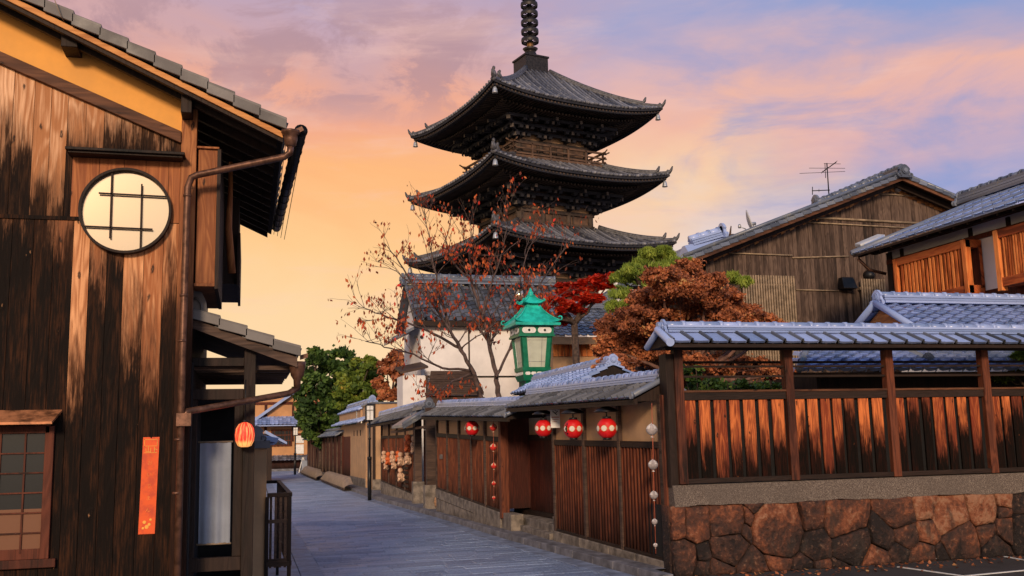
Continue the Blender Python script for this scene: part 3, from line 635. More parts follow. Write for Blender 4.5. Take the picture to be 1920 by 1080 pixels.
rf = MB(); v = Vector((-1, 0, -ls)).normalized(); tiles(rf, (LX[1] + .02, y0_, zl(LX[1]) + .02), (0, 1, 0), v, 2.75, 1.05, tw=.28, tl=.25)
n = 4
for i in range(n):
    c = Vector((LX[1] + .03, 0, zl(LX[1]) - .02)) + v * (i * .26); q = c + v * .28
    for (d0, d1, ya, yb) in ((-.0, .085, y0_ - .045, y0_ - .02), (.075, .1, y0_ - .045, y0_ + .2)):
        rf.hexa([(c.x, ya, c.z + d0 + .03), (q.x, ya, q.z + d0), (q.x, yb, q.z + d0), (c.x, yb, c.z + d0 + .03)], [(c.x, ya, c.z + d1 + .03), (q.x, ya, q.z + d1), (q.x, yb, q.z + d1), (c.x, yb, c.z + d1 + .03)])
rf.build('tiles', MT['tilew'], LR, bevel=.005)
mb = MB(); mb.prism([(-.5, 9.5, 3.14), (-.36, 9.5, 3.14), (-.385, 9.5, 3.33), (-.42, 9.5, 3.41), (-.47, 9.5, 3.43), (-.5, 9.5, 3.43)], (0, .1, 0))
mb.tube([(-.47, 9.49, 3.18), (-.42, 9.49, 3.2), (-.425, 9.49, 3.3), (-.46, 9.49, 3.35), (-.49, 9.49, 3.35)], .012, 6); mb.build('ridge_end_tile', MT['tilew'], LR)
mb = MB(); mb.box((-.03, 9.55, 0), (.075, 9.66, 2.9)); mb.box((-.50, 9.57, 2.73), (-.03, 9.64, 2.81)); mb.box((-.50, 9.57, 2.42), (-.03, 9.64, 2.52)); mb.box((-.5, 9.57, .88), (-.03, 9.64, 1.0)); mb.box((-.49, 9.58, 0), (-.44, 9.65, 2.42))
mb.box((-.11, 9.6, 1.0), (-.03, 9.66, 2.42)); mb.build('entrance_frame', MT['dark'], H, bevel=.005)
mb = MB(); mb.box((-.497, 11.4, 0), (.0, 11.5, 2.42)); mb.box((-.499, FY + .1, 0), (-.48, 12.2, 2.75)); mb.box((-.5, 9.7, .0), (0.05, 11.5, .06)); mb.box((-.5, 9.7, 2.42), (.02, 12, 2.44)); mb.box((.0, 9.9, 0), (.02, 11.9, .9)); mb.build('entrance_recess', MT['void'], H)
def cloth(u, v):
    return (-.415 + .28 * u + .005 * (1 - v), 9.75 + .012 * math.sin(u * 17 + 1.3) * (1 - v * .6), 2.03 - .92 * (1 - v))
C_ = thing('curtain', 'pale linen curtain hanging in the dark entrance of the board house', 'curtain', (-.28, 9.75, 1.1))
mb = MB(); mb.sheet(cloth, 40, 12); mb.build('linen_panel', MT['cloth'], C_)
for z in (2.035, 1.105): mb = MB(); mb.tube([(-.43, 9.75, z), (-.12, 9.75, z)], .009, 8); mb.build('rod', MT['bamboo'], C_)
# red lit lantern
lc = atY(459, 815, 9.42)
L_ = thing('paper_lantern', 'glowing red striped paper lantern hanging under the entrance eave', 'lantern', lc)
mb = MB(); mb.lathe((0, 0, 0), [(.03, -.112), (.06, -.10), (.082, -.055), (.088, 0), (.08, .055), (.055, .095), (.02, .115)], 20); mb.build('paper_shade', MT['glow'], L_, local=True)
mb = MB(); mb.tube([(0, 0, .11), (0, 0, .50)], .005, 6); mb.lathe((0, 0, .112), [(.03, 0), (.03, .02)], 10)
for k in range(10): t = 2 * PI * k / 10; mb.tube([(r * 1.03 * math.cos(t), r * 1.03 * math.sin(t), z) for r, z in ((.06, -.10), (.082, -.055), (.088, 0), (.08, .055), (.055, .095), (.02, .115))], .0018, 4)
mb.build('hanging_wire', MT['black'], L_, local=True)
# paper charm on the boards
a, b = F(267, 820), F(294, 1000); ch = thing('paper_charm', 'tall orange votive strip with gold writing fixed to the dark boards', 'charm', (-.81, 9.17, 1.25))
mb = MB(); w2 = .067; zt, zb = a.z, b.z; xm = (a.x + b.x) / 2
mb.prism([(xm - w2 - .01, 9.168, zb), (xm + w2 - .01, 9.168, zb), (xm + w2 + .005, 9.168, zt), (xm + .012, 9.168, zt), (xm + .004, 9.168, zt - .012), (xm - .006, 9.168, zt), (xm - w2 + .005, 9.168, zt)], (0, .006, 0))
mc, g, bb = newmat('orange_paper', .6, .3); n_ = g.noise(pos(g), 14., 4); g.link(g.mix(g.ss(n_, .4, .7), (.78, .105, .020, 1), (.55, .07, .025, 1)), bb.inputs['Base Color'])
mb.build('strip', mc, ch)
def txt(s_, p, size, mat, parent, rx=90, name='writing', rz=0.):
    cu = bpy.data.curves.new(name, 'FONT'); cu.body = s_; cu.size = size; cu.extrude = .0008; cu.align_x = 'CENTER'; cu.align_y = 'CENTER'
    o = bpy.data.objects.new(name, cu); COL.objects.link(o); cu.materials.append(mat)
    bpy.context.view_layer.update(); me = bpy.data.meshes.new_from_object(o.evaluated_get(bpy.context.evaluated_depsgraph_get())); bpy.data.objects.remove(o)
    o = bpy.data.objects.new(name, me); COL.objects.link(o)
    off = ORG[parent][0] if parent else Vector((0, 0, 0)); o.location = Vector(p) - off; o.rotation_euler = (R_(rx), 0, rz)
    if parent: o.parent = parent
    return o
fadeg = plain('faded_gold_ink', (.80, .22, .045, 1), .6, var=.2, bmp=0)
goldw = plain('gold_ink', (.80, .38, .06, 1), .6, var=.1, bmp=0)
txt('\u5c71\u30c8', (xm + .012, 9.165, zt - .11), .055, goldw, ch)
for k, c_ in enumerate('\u304a\u3044\u3067\u307e\u3093'): txt(c_, (xm - .001 * k, 9.165, zt - .22 - .10 * k), .044, fadeg, ch)
mb = MB()
for z in (zt - .022, zt - .078, zt - .135): mb.box((xm - .05, 9.165, z), (xm + .055, 9.168, z + .004))
for x in (-.05, .053): mb.box((xm + x, 9.165, zt - .078), (xm + x + .004, 9.168, zt - .018))
for dx, dz, r in ((-.02, .1, .014), (.02, .08, .012), (.0, .06, .016), (-.03, .05, .01), (.03, .12, .01)): disc(mb, (xm - .01 + dx, 9.168, zb + dz), (0, -1, 0), r, .003)
mb.build('gold_pattern', goldw, ch)
# plastered wall end with its tile cap, further along on the left
Wl = thing('plaster_wall', 'narrow tan plaster wall end with tiled cap beyond the entrance', 'wall', (.1, 12., 0))
mb = MB(); mb.box((-.1, 12.0, 0), (.235, 12.3, 1.96)); mb.box((-.1, 12.3, 0), (.2, 24., 1.96)); mb.build('plaster', MT['plaster'], Wl)
mb = MB(); mb.box((-.02, 11.93, 1.96), (.27, 24, 2.05)); ridge(mb, (.1, 11.95, 2.05), (.1, 24, 2.05), w=.18, layers=1); oni(mb, (.11, 11.95, 2.05), (0, -1, 0), .17); mb.build('tile_cap', MT['tiled'], Wl)
mb = MB(); tiles(mb, (.42, 14.5, 2.02), (0, 1, 0), (-1, 0, .35), 6, .45); mb.build('eave_tiles', MT['tile'], Wl)
# railing
Rl = thing('railing', 'low dark wooden railing box standing beside the left edge of the lane', 'railing', (.4, 14, 0))
mb = MB(); xa, xb = .245, .50; za, zb2 = .62, 1.42; ya, yb = 12.0, 16.2
for (p, q) in (((xa, ya, zb2), (xb, ya, zb2)), ((xb, ya, zb2), (xb, yb, zb2)), ((xa, yb, zb2), (xb, yb, zb2))): mb.beam(p, q, .06, .045)
mb.build('top_rail', MT['darkx'], Rl, bevel=.004)
mb = MB()
for z in (.68, 1.12): mb.beam((xa, ya, z), (xb, ya, z), .03, .04); mb.beam((xb, ya, z), (xb, yb, z), .03, .04)
mb.beam((xa, ya, .64), (xb, ya, .64), .06, .05); mb.beam((xb, ya, .64), (xb, yb, .64), .06, .05); mb.build('lower_rail', MT['old'], Rl)
for x in np.linspace(xa + .03, xb - .06, 4):
    mb = MB(); mb.box((x, ya - .012, .6), (x + .028, ya + .012, 1.4)); mb.build('baluster', MT['old'], Rl)
for yy in np.linspace(ya + .3, yb, 16):
    mb = MB(); mb.box((xb - .014, yy, .6), (xb + .014, yy + .028, 1.4)); mb.build('baluster', MT['old'], Rl)
for p in ((xa, ya), (xb, ya), (xb, yb), (xa, yb)):
    mb = MB(); mb.box((p[0] - .022, p[1] - .022, 0), (p[0] + .022, p[1] + .022, 1.4)); mb.build('post', MT['dark'], Rl)

# ------------------------------------------------------------------ stone wall with roofed board fence (right)
SY = 13.57
G = lambda px, py, y=SY: atY(px, py, y)
SW = thing('stone_wall', 'rust stained rubble retaining wall with a pebble concrete band under the board fence', 'stone wall', (9, SY, 0))
def power_cells(seeds, box):
    cells = []
    for i, (x, z, r) in enumerate(seeds):
        poly = [(box[0], box[1]), (box[2], box[1]), (box[2], box[3]), (box[0], box[3])]
        for j, (x2, z2, r2) in enumerate(seeds):
            if i == j: continue
            nx, nz = x2 - x, z2 - z; dd = nx * nx + nz * nz
            if dd > 9: continue
            c = (dd + r * r - r2 * r2) / 2
            out = []
            for k in range(len(poly)):
                a, b = poly[k], poly[(k + 1) % len(poly)]
                fa = (a[0] - x) * nx + (a[1] - z) * nz - c; fb = (b[0] - x) * nx + (b[1] - z) * nz - c
                if fa <= 0: out.append(a)
                if fa * fb < 0:
                    t = fa / (fa - fb); out.append((a[0] + (b[0] - a[0]) * t, a[1] + (b[1] - a[1]) * t))
            poly = out
            if len(poly) < 3: break
        if len(poly) >= 3: cells.append((i, poly))
    return cells
seeds = []
for cx, cy, r, bi in ((95, 870, 55, .0), (170, 870, 60, -.1), (115, 1010, 60, -.12), (205, 1000, 22, -.1), (205, 1050, 30, -.15), (290, 865, 75, .06), (300, 975, 75, -.04), (275, 1055, 60, -.1), (390, 1050, 75, .05), (382, 860, 28, 0), (362, 900, 28, .0), (410, 820, 30, -.05),
                      (490, 900, 115, .12), (480, 1010, 60, .1), (620, 860, 42, -.05), (640, 960, 62, .0), (590, 1050, 48, -.08), (655, 1050, 42, -.06), (745, 870, 85, .02), (770, 960, 85, -.06), (745, 1040, 50, -.1), (870, 1030, 60, -.12), (905, 925, 42, -.06), (958, 985, 42, -.12), (1050, 1010, 60, .0),
                      (960, 840, 62, .1), (985, 920, 55, .08), (1058, 815, 45, .16), (1068, 905, 45, -.1), (1160, 850, 80, .08), (1200, 940, 85, .12), (1120, 1000, 26, -.1), (1285, 820, 70, .2), (1300, 905, 42, -.2), (1340, 965, 46, -.1), (1372, 790, 30, .12), (1370, 832, 28, .1), (1378, 895, 48, .12), (1440, 800, 50, -.22), (1445, 900, 70, -.22)):
    q = atY(1220 + cx / 2.077, 560 + cy / 2.077, SY); seeds.append((q.x, q.z, r / 2.077 / F_PX * 14.9, bi))
x = 13.0
while x < 22:
    z = random.uniform(.1, .25)
    while z < 1.05: r = random.uniform(.12, .3); seeds.append((x + random.uniform(-.15, .15), z, r, random.uniform(-.2, .2))); z += r * 1.7
    x += .42
mb = MB(); XL = 5.96; ztop = .985
for i, poly in power_cells([s[:3] for s in seeds], (XL, -.02, 22., ztop)):
    cx = sum(p[0] for p in poly) / len(poly); cz = sum(p[1] for p in poly) / len(poly)
    pts = []
    for k in range(len(poly)):    # subdivide the outline and roughen it
        a, b = poly[k], poly[(k + 1) % len(poly)]; L = math.dist(a, b); n = max(1, int(L / .07))
        for q in range(n): t = q / n; pts.append((a[0] + (b[0] - a[0]) * t + random.uniform(-.008, .008), a[1] + (b[1] - a[1]) * t + random.uniform(-.008, .008)))
    n = len(pts); dep = random.uniform(-.012, .03); rings = []
    tx, tz = random.uniform(-.10, .10), random.uniform(-.10, .10)
    for sc, dy in ((1., .10), (.995, .01), (.98, -.022), (.93, -.038), (.6, -.045), (.2, -.047)):
        ring = []
        for (px_, pz_) in pts:
            L = math.hypot(px_ - cx, pz_ - cz); s2 = max(.05, (L * sc - .005) / max(L, 1e-3)); X_, Z_ = cx + (px_ - cx) * s2, cz + (pz_ - cz) * s2
            ring.append((X_, SY - .03 + dy - dep * (dy < 0) + (X_ - cx) * tx + (Z_ - cz) * tz + random.uniform(-.005, .005) * (sc < .97), Z_))
        rings.append(ring)
    vs = [v for r in rings for v in r] + [(cx, SY - .085 - dep, cz)]; fs = []
    for j in range(5):
        for k in range(n): fs.append((j * n + k, j * n + (k + 1) % n, (j + 1) * n + (k + 1) % n, (j + 1) * n + k))
    for k in range(n): fs.append((5 * n + k, 5 * n + (k + 1) % n, 6 * n))
    mb.add(vs, fs, rnd=random.random(), bias=seeds[i][3], smooth=True)
mb.box((XL - .02, SY + .03, -.02), (XL + .02, SY + .26, ztop), rnd=.3, bias=-.1); mb.build('stonework', MT['rubble'], SW)
mb = MB(); mb.box((XL + .01, SY + .02, -.02), (22, SY + .9, ztop - .002)); mb.build('mortar', MT['void'], SW)
def cop(u, v):   # pebble concrete band, slightly battered
    x = XL + .05 + (22 - XL) * u; w = .012 * math.sin(x * 3.1) + .008 * math.sin(x * 11)
    return [(x, SY - .085, ztop - .01 + w), (x, SY - .075, ztop + .05), (x, SY - .02, 1.275), (x, SY + .10, 1.29)][v]
mb = MB(); n = 90; mb.add([cop(i / n, j) for j in range(4) for i in range(n + 1)], [(j * (n + 1) + i, j * (n + 1) + i + 1, (j + 1) * (n + 1) + i + 1, (j + 1) * (n + 1) + i) for j in range(3) for i in range(n)])
mb.add([cop(0, 0), cop(0, 1), cop(0, 2), cop(0, 3), (XL + .05, SY + .3, 1.29), (XL + .05, SY + .3, .98)], [(0, 1, 2, 3, 4, 5)]); mb.box((XL + .06, SY + .1, ztop), (22, SY + .6, 1.285)); mb.build('concrete_band', MT['granite'], SW)
FN = thing('board_fence', 'scorched red board fence with its own tiled roof on the stone wall', 'fence', (9, SY, 1.29))
posts = [6.19, 8.02, 9.80, 11.60, 13.40, 15.2, 17.0]
for x in posts:
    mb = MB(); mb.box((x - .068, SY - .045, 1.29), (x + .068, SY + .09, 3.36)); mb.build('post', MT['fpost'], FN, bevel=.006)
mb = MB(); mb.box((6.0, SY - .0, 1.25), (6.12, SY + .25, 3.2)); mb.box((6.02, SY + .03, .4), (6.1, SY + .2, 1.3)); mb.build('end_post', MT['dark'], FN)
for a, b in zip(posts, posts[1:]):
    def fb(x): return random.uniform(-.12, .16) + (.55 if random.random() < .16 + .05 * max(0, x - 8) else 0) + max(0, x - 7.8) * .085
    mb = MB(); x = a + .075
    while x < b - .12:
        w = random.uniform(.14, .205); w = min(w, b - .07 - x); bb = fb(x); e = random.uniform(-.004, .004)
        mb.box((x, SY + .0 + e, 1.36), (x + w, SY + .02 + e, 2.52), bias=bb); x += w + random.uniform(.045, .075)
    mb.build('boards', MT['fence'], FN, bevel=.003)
    mb = MB(); mb.box((a + .06, SY + .045, 1.32), (b - .06, SY + .06, 2.55)); mb.build('backing_board', MT['void'], FN)
    mb = MB(); mb.box((a + .068, SY - .03, 1.295), (b - .068, SY + .07, 1.365)); mb.build('bottom_rail', MT['darkx'], FN, bevel=.004)
    mb = MB(); mb.box((a + .068, SY - .02, 2.51), (b - .068, SY + .08, 2.64)); mb.build('middle_rail', MT['darkx'], FN, bevel=.004)
    mb = MB(); mb.box((a + .068, SY - .035, 2.625), (b - .068, SY + .085, 2.655)); mb.build('middle_rail_cap', MT['beamx'], FN)
    for z in (2.86, 3.01):
        mb = MB(); mb.beam((a + .06, SY + .02, z), (b - .06, SY + .02, z), .035, .03); mb.build('open_rail', MT['darkx'], FN)
    mb = MB(); mb.beam((a, SY + .35, 3.1), (b, SY + .35, 3.1), .05, .035); mb.build('rear_rail', MT['darkx'], FN)
mb = MB(); mb.box((5.98, SY - .05, 3.26), (18, SY + .08, 3.36)); mb.beam((5.95, SY - .40, 3.285), (18, SY - .40, 3.285), .05, .05)
for i in range(40): mb.beam((6.05 + i * .3, SY - .42, 3.31), (6.05 + i * .3, SY, 3.43), .035, .04)
mb.prism([(5.93, SY - .42, 3.30), (5.93, SY + .5, 3.30), (5.93, SY + .02, 3.55)], (12, 0, 0)); mb.build('roof_frame', MT['darkx'], FN)
rf = MB(); sv2 = Vector((0, .42, .21)).normalized()
tiles(rf, (5.90, SY - .46, 3.325), (1, 0, 0), sv2, 12., .47, tw=.302, tl=.47, prof='bar', thick=.03, hs=.7, dark=True)  # same tile throughout; bars coloured darker to paint in their shaded look
tiles(rf, (17.9, SY + .5, 3.325), (-1, 0, 0), Vector((0, -.42, .21)), 12., .47, tw=.302, tl=.47, prof='bar', thick=.03)
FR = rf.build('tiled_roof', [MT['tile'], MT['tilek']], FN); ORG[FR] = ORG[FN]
rf = MB(); ridge(rf, (6.02, SY, 3.515), (18, SY, 3.515), w=.24, layers=3, lh=.038, cap=.062, ring=.31); rf.build('ridge', MT['tile'], FR)
rf = MB(); oni(rf, (6.0, SY, 3.50), (-1, 0, 0), .22)
for (yy, zz) in ((SY - .46, 3.33),): rf.tube([(5.88, yy + .0, zz), (5.88, yy + .44, zz + .23)], .055, 10); disc(rf, (5.88, yy - .0, zz + .0), (-.3, -.8, -.1), .062, .03)
rf.tube([(5.90, SY + .45, 3.33), (5.90, SY, 3.55)], .05, 10); disc(rf, (5.93, SY - .02, 3.62), (-1, 0, 0), .055, .05)
rf.build('end_tiles', MT['tile'], FR, bevel=.004)

# ------------------------------------------------------------------ lane walls on the right of the street
def lane_wall(nm, label, ln, t0, t1, zp, zr, ze, bays, roof=None, board='red', over=.42, rise=.26, ridge_w=.22, zb=0., group='tile roofed walls along the lane', panel=None, rl=None):
    """ln: wall line; zp plinth top, zr mid rail, ze eave (pairs near/far)"""
    L = ln.L; q = ln.p((t0 + t1) / 2); T = thing(nm, label, 'wall', (q.x, q.y, 0), group)
    I = lambda pr, t: pr[0] + (pr[1] - pr[0]) * (t - t0) / (t1 - t0)
    mb = MB(); t = t0      # cut plinth stones
    while t < t1 - .02:
        w = min(random.uniform(.8, 1.3), t1 - t); zt = (I(zp, t), I(zp, t + w)); zm = [z - .24 if z > .5 else z for z in zt]
        ln.box(mb, t + .006, t + w - .006, zm if zt[0] > .5 else (zb, zb), zt, -.2, .07)
        if zt[0] > .5: ln.box(mb, t + .006, t + w - .006, (zb, zb), (zm[0] - .01, zm[1] - .01), -.2, .05)
        t += w
    mb.build('plinth', MT['stone'], T, bevel=.01)
    mb = MB(); t = t0      # vertical boards with battens
    while t < t1 - .02:
        w = min(random.uniform(.15, .2), t1 - t); ln.box(mb, t + .002, t + w - .002, (I(zp, t) + .04, I(zp, t + w) + .04), (I(zr, t), I(zr, t + w)), -.02, random.uniform(.0, .005))
        t += w
    mb.build('boards', MT[board], T)
    mb = MB(); t = t0 + .05
    while t < t1 - .02: ln.box(mb, t - .014, t + .014, (I(zp, t) + .04,) * 2, (I(zr, t),) * 2, .004, .026); t += .118
    mb.build('ribs', MT['batten'], T)
    mb = MB(); ln.box(mb, t0, t1, (zr[0] - .0, zr[1] - .0), ze, -.04, -.012); mb.build('plaster_panel', MT['plaster'], T)
    mb = MB(); ln.box(mb, t0, t1, (zr[0] - .09, zr[1] - .09), (zr[0] + .01, zr[1] + .01), -.02, .035); ln.box(mb, t0, t1, zp, (zp[0] + .05, zp[1] + .05), -.02, .04); mb.build('rail', MT['darkx'], T, bevel=.004)
    for t in np.linspace(t0 + .05, t1 - .05, bays + 1):
        mb = MB(); ln.box(mb, t - .045, t + .045, I(zp, t), I(ze, t) + .05, -.05, .05); mb.build('post', MT['old'], T, bevel=.004)
    r0, r1 = roof or (t0 - .2, t1 + .2)
    wl = over + .12; A = lambda t, o, dz: ln.p(t, I(ze, t) + dz, o)
    mb = MB(); mb.hexa([A(r0, over, -.05), A(r1, over, -.05), A(r1, -.45, -.02), A(r0, -.45, -.02)], [A(r0, over, -.02), A(r1, over, -.02), A(r1, -.12, rise - .02), A(r0, -.12, rise - .02)])
    mb.beam(A(r0, over - .03, -.07), A(r1, over - .03, -.07), .05, .05)
    for t in np.arange(r0 + .1, r1, .33): mb.beam(A(t, over - .06, -.065), A(t, -.1, .02), .035, .035)
    mb.build('roof_frame', MT['dark'], T)
    rf = MB(); a = (ln.p(r1, I(ze, r1), 0) - ln.p(r0, I(ze, r0), 0)); e0 = A(r0, over + .03, .0); s1 = (A(r0, -.12, rise) - e0)
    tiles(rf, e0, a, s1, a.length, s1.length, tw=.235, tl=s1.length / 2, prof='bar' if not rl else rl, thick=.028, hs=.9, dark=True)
    e1 = A(r1, -.5, .0); tiles(rf, e1, -a, A(r1, -.12, rise) - e1, a.length, .45, tw=.3, tl=.23, prof='bar')
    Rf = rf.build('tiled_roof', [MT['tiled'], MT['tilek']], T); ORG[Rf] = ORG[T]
    rf = MB(); h = ridge(rf, A(r0 + .05, -.12, rise), A(r1, -.12, rise), w=ridge_w, layers=3, lh=.04, cap=.065, ring=.27); rf.build('ridge', MT['tile'], Rf)
    rf = MB(); dn = -a.normalized(); oni(rf, A(r0 + .03, -.12, rise - .02), dn, .26)
    rf.tube([A(r0 - .02, over + .02, .05), A(r0 - .02, -.12, rise + .05)], .045, 8); rf.tube([A(r0 - .02, -.48, .05), A(r0 - .02, -.12, rise + .05)], .045, 8); disc(rf, A(r0 - .03, -.12, rise + .1), dn, .08, .06)
    disc(rf, A(r0 - .02, over + .04, .04), ln.n, .055, .03)
    rf.build('end_tiles', MT['tiled'], Rf, bevel=.003)
    return T
LC = Line(6.02, 13.80, 5.70, 18.30)
lane_wall('lane_wall', 'nearest lane wall, red boards below tan plaster, carrying two red lanterns', LC, 0., LC.L, (.17, .27), (1.90, 1.96), (2.56, 2.62), 3, roof=(.1, 6.1))
mb = MB(); LC.box(mb, -.09, .0, 0., 2.6, -.1, .05); tag(mb.build('corner_post', MT['fpost'], bevel=.005), 'upright timber post closing the near end of the lane wall beside the stone wall', 'post')
LB = Line(5.46, 21.4, 5.10, 27.2)
lane_wall('lane_wall', 'middle lane wall of ribbed red boards with a single red lantern and hanging red charm string', LB, 0, LB.L, (.41, .70), (2.04, 2.2), (2.50, 2.68), 5, roof=(-1.7, LB.L + .15), rise=.24)
# gate recess between them
GT = thing('gate', 'recessed red plank gate between the two lane walls, with stone steps', 'gate', (6.2, 20, 0))
LG = Line(6.35, 17.6, 6.0, 22.2)
mb = MB(); t = 0.
while t < LG.L: LG.box(mb, t, t + .28, .45, 1.98, -.02, random.uniform(0, .004)); t += .284
mb.build('door_panel', MT['red'], GT)
mb = MB(); LG.box(mb, 0, LG.L, 2.05, 2.75, -.02, .0); mb.build('plaster_panel', MT['plaster'], GT)
mb = MB(); LG.box(mb, 0, LG.L, 1.96, 2.08, -.02, .04); LG.box(mb, 0, LG.L, .36, .46, -.05, .08); mb.build('lintel', MT['darkx'], GT)
q0, q1 = LB.p(-.12), LB.p(.02); mb = MB(); LB.box(mb, -.16, .0, 0.30, 2.62, -.1, .08); mb.build('gate_post', MT['fpost'], GT, bevel=.006)
mb = MB(); LB.box(mb, -.13, .0, .5, 2.6, -.8, -.1); mb.build('return_boards', MT['red'], GT)
mb = MB(); mb.box((5.73, 18.2, 0), (6.4, 18.3, 2.6)); mb.build('side_boards', MT['red'], GT)
mb = MB(); mb.box((5.62, 18.5, 0), (5.95, 21.3, .20)); mb.box((5.85, 18.5, .2), (6.2, 21.3, .36)); mb.box((5.42, 20.6, 0), (5.70, 21.38, .42)); mb.box((6.1, 17.9, .36), (6.4, 22, .42)); mb.box((5.75, 18.35, -.01), (7., 22.6, .35)); mb.build('step', MT['stone'], GT, bevel=.012)
# wall further along (with cloth charms) and its gateway
LA = Line(5.38, 31.6, 4.98, 38.0)
zz = [LA.px(*p)[1] for p in ((778, 928), (716, 902), (778, 815), (716, 818), (778, 783), (716, 795))]
tA = LA.px(778, 815)[0]; tB = LA.px(716, 815)[0]
lane_wall('lane_wall', 'lane wall hung with peach and orange cloth charms beyond the gateway', LA, tA, tB, (zz[0], zz[1]), (zz[2], zz[3]), (zz[4] - .02, zz[5] - .02), 4, roof=(tA - 1.5, tB + .8), board='red', rise=.35)
GW = thing('gateway', 'narrow open gateway with stone based timber posts between two lane walls', 'gateway', (5.4, 29, 0))
for (pxa, y_, ww, h) in ((808, 28.5, .26, 2.95), (784, 31.2, .22, 2.7)):
    a = atY(pxa, 900, y_); mb = MB(); mb.box((a.x - ww / 2, y_ - .1, .75), (a.x + ww / 2, y_ + .12, h)); PO = mb.build('gate_post', MT['old'], GW, bevel=.006); ORG[PO] = ORG[GW]
    mb = MB(); mb.box((a.x - ww / 2 - .07, y_ - .16, 0), (a.x + ww / 2 + .07, y_ + .18, .75)); mb.build('stone_base', MT['stone'], PO, bevel=.015)
mb = MB(); a = atY(832, 960, 27.5); mb.box((a.x - .14, 27.35, 0), (a.x + .16, 27.75, .72)); mb.build('stone_block', MT['stone'], GW, bevel=.015)
mb = MB(); a, b = atY(795, 800, 31.9), atY(850, 800, 31.9); mb.box((a.x, 31.95, 0), (b.x + .3, 32.0, 2.35)); mb.build('door_panel', MT['red'], GW)
mb = MB(); mb.box((a.x, 31.97, 2.36), (b.x + .3, 32.02, 2.8)); mb.build('plaster_panel', MT['plaster'], GW)
mb = MB(); q0, q1 = atY(735, 810, 31.5), atY(800, 800, 28.7); mb.beam(q0, (q1.x, 28.7, q1.z), .09, .07); mb.build('cross_beam', MT['old'], GW)
rf = MB()
pA, pB = atY(752, 800, 29.4), atY(800, 770, 29.4); pC = pB + Vector((.45, 0, -.30))
for (p, q) in ((pA, pB), (pC, pB)):
    rf.hexa([p + Vector((0, -.3, -.03)), q + Vector((0, -.3, -.03)), q + Vector((0, 2., -.03)), p + Vector((0, 2., -.03))], [p + Vector((0, -.3, .05)), q + Vector((0, -.3, .05)), q + Vector((0, 2., .05)), p + Vector((0, 2, .05))])
    rf.tube([p + Vector((0, -.3, .06)), q + Vector((0, -.3, .06))], .06, 8)
    rf.beam(p + Vector((0, -.33, -.02)), q + Vector((0, -.33, -.02)), .03, .12)
ridge(rf, pB + Vector((0, -.3, .05)), pB + Vector((0, 2, .05)), w=.22, layers=2); oni(rf, pB + Vector((0, -.34, .04)), (0, -1, 0), .3); rf.build('tiled_roof', MT['tiled'], GW)
# straw basket by the gateway
q = atY(806, 925, 28.0); bk = thing('straw_basket', 'round straw basket with a tall stick leaning in the gateway', 'basket', (q.x + .35, 27.9, .3))
mb = MB(); mb.lathe((0, 0, 0), [(.06, -.2), (.2, -.15), (.26, 0), (.22, .13), (.12, .2), (.05, .2)], 14, axis='y', sy=1.); mb.build('basket', MT['straw'], bk, local=True)
mb = MB(); mb.tube([(.1, -.05, -.3), (.12, -.03, .5)], .018, 6); mb.tube([(-.1, -.05, -.3), (0, -.03, .2)], .015, 6); mb.build('stick', MT['bamboo'], bk, local=True)

# far walls
LD = Line(5.06, 40.5, 4.72, 51.5)
tD0 = LD.px(706, 850)[0]; tD1 = LD.px(686, 850)[0]; tD2 = LD.px(657, 850)[0]; tD3 = LD.px(645, 850)[0]
FD = thing('plaster_wall', 'tan plaster wall with a dark plank door and small blue tiled roof down the lane', 'wall', (5, 46, 0))
mb = MB(); LD.box(mb, tD1, tD2, 0, 2.85, -.2, 0); mb.build('plaster', MT['plaster'], FD)
mb = MB(); LD.box(mb, tD1, tD2, 0, .45, .0, .03); mb.build('base_course', MT['stone'], FD)
mb = MB(); LD.box(mb, tD2, tD3 + 1.2, 0.3, 2.3, -.2, .02); mb.build('plank_door', MT['red'], FD)
mb = MB(); LD.box(mb, tD2, tD3 + 1.2, 2.3, 2.85, -.2, .0)
mb.build('plaster_panel', MT['plaster'], FD)
for k in range(3):
    mb = MB(); t = LD.px(664 + 6 * k, 832)[0]; LD.box(mb, t - .1, t + .1, 2.3, 2.55, -.01, .012); mb.build('vent_slot', MT['void'], FD)
rf = MB(); ln = LD
a0, a1 = LD.p(tD1 - .4, 2.86, .4), LD.p(tD3 + 2.2, 2.86, .4); s1 = LD.p(tD1 - .4, 3.22, -.4) - a0
tiles(rf, a0, a1 - a0, s1, (a1 - a0).length, s1.length, tw=.27, tl=.25); ridge(rf, LD.p(tD1 - .4, 3.2, -.4), LD.p(tD3 + 2.2, 3.2, -.4), w=.3, layers=4, lh=.05)
rf.build('tiled_roof', MT['tile'], FD)
rf = MB(); a0, a1 = LD.p(tD1 + 1.5, 3.45, .1), LD.p(tD3 + 2.0, 3.45, .1); s1 = LD.p(tD1 + 1.5, 3.75, -.5) - a0
tiles(rf, a0, a1 - a0, s1, (a1 - a0).length, s1.length); ridge(rf, LD.p(tD1 + 1.5, 3.75, -.5), LD.p(tD3 + 2.0, 3.75, -.5), w=.3, layers=3, lh=.05); oni(rf, LD.p(tD1 + 1.45, 3.75, -.5), (0, -1, 0), .35)
mb = MB(); mb.hexa([LD.p(tD1 + 1.6, 3.1, 0), LD.p(tD3 + 1.9, 3.1, 0), LD.p(tD3 + 1.9, 3.1, -1), LD.p(tD1 + 1.6, 3.1, -1)], [LD.p(tD1 + 1.6, 3.45, 0), LD.p(tD3 + 1.9, 3.45, 0), LD.p(tD3 + 1.9, 3.45, -1), LD.p(tD1 + 1.6, 3.45, -1)]); mb.build('upper_wall', MT['plaster'], FD)
rf.build('upper_roof', MT['tile'], FD)
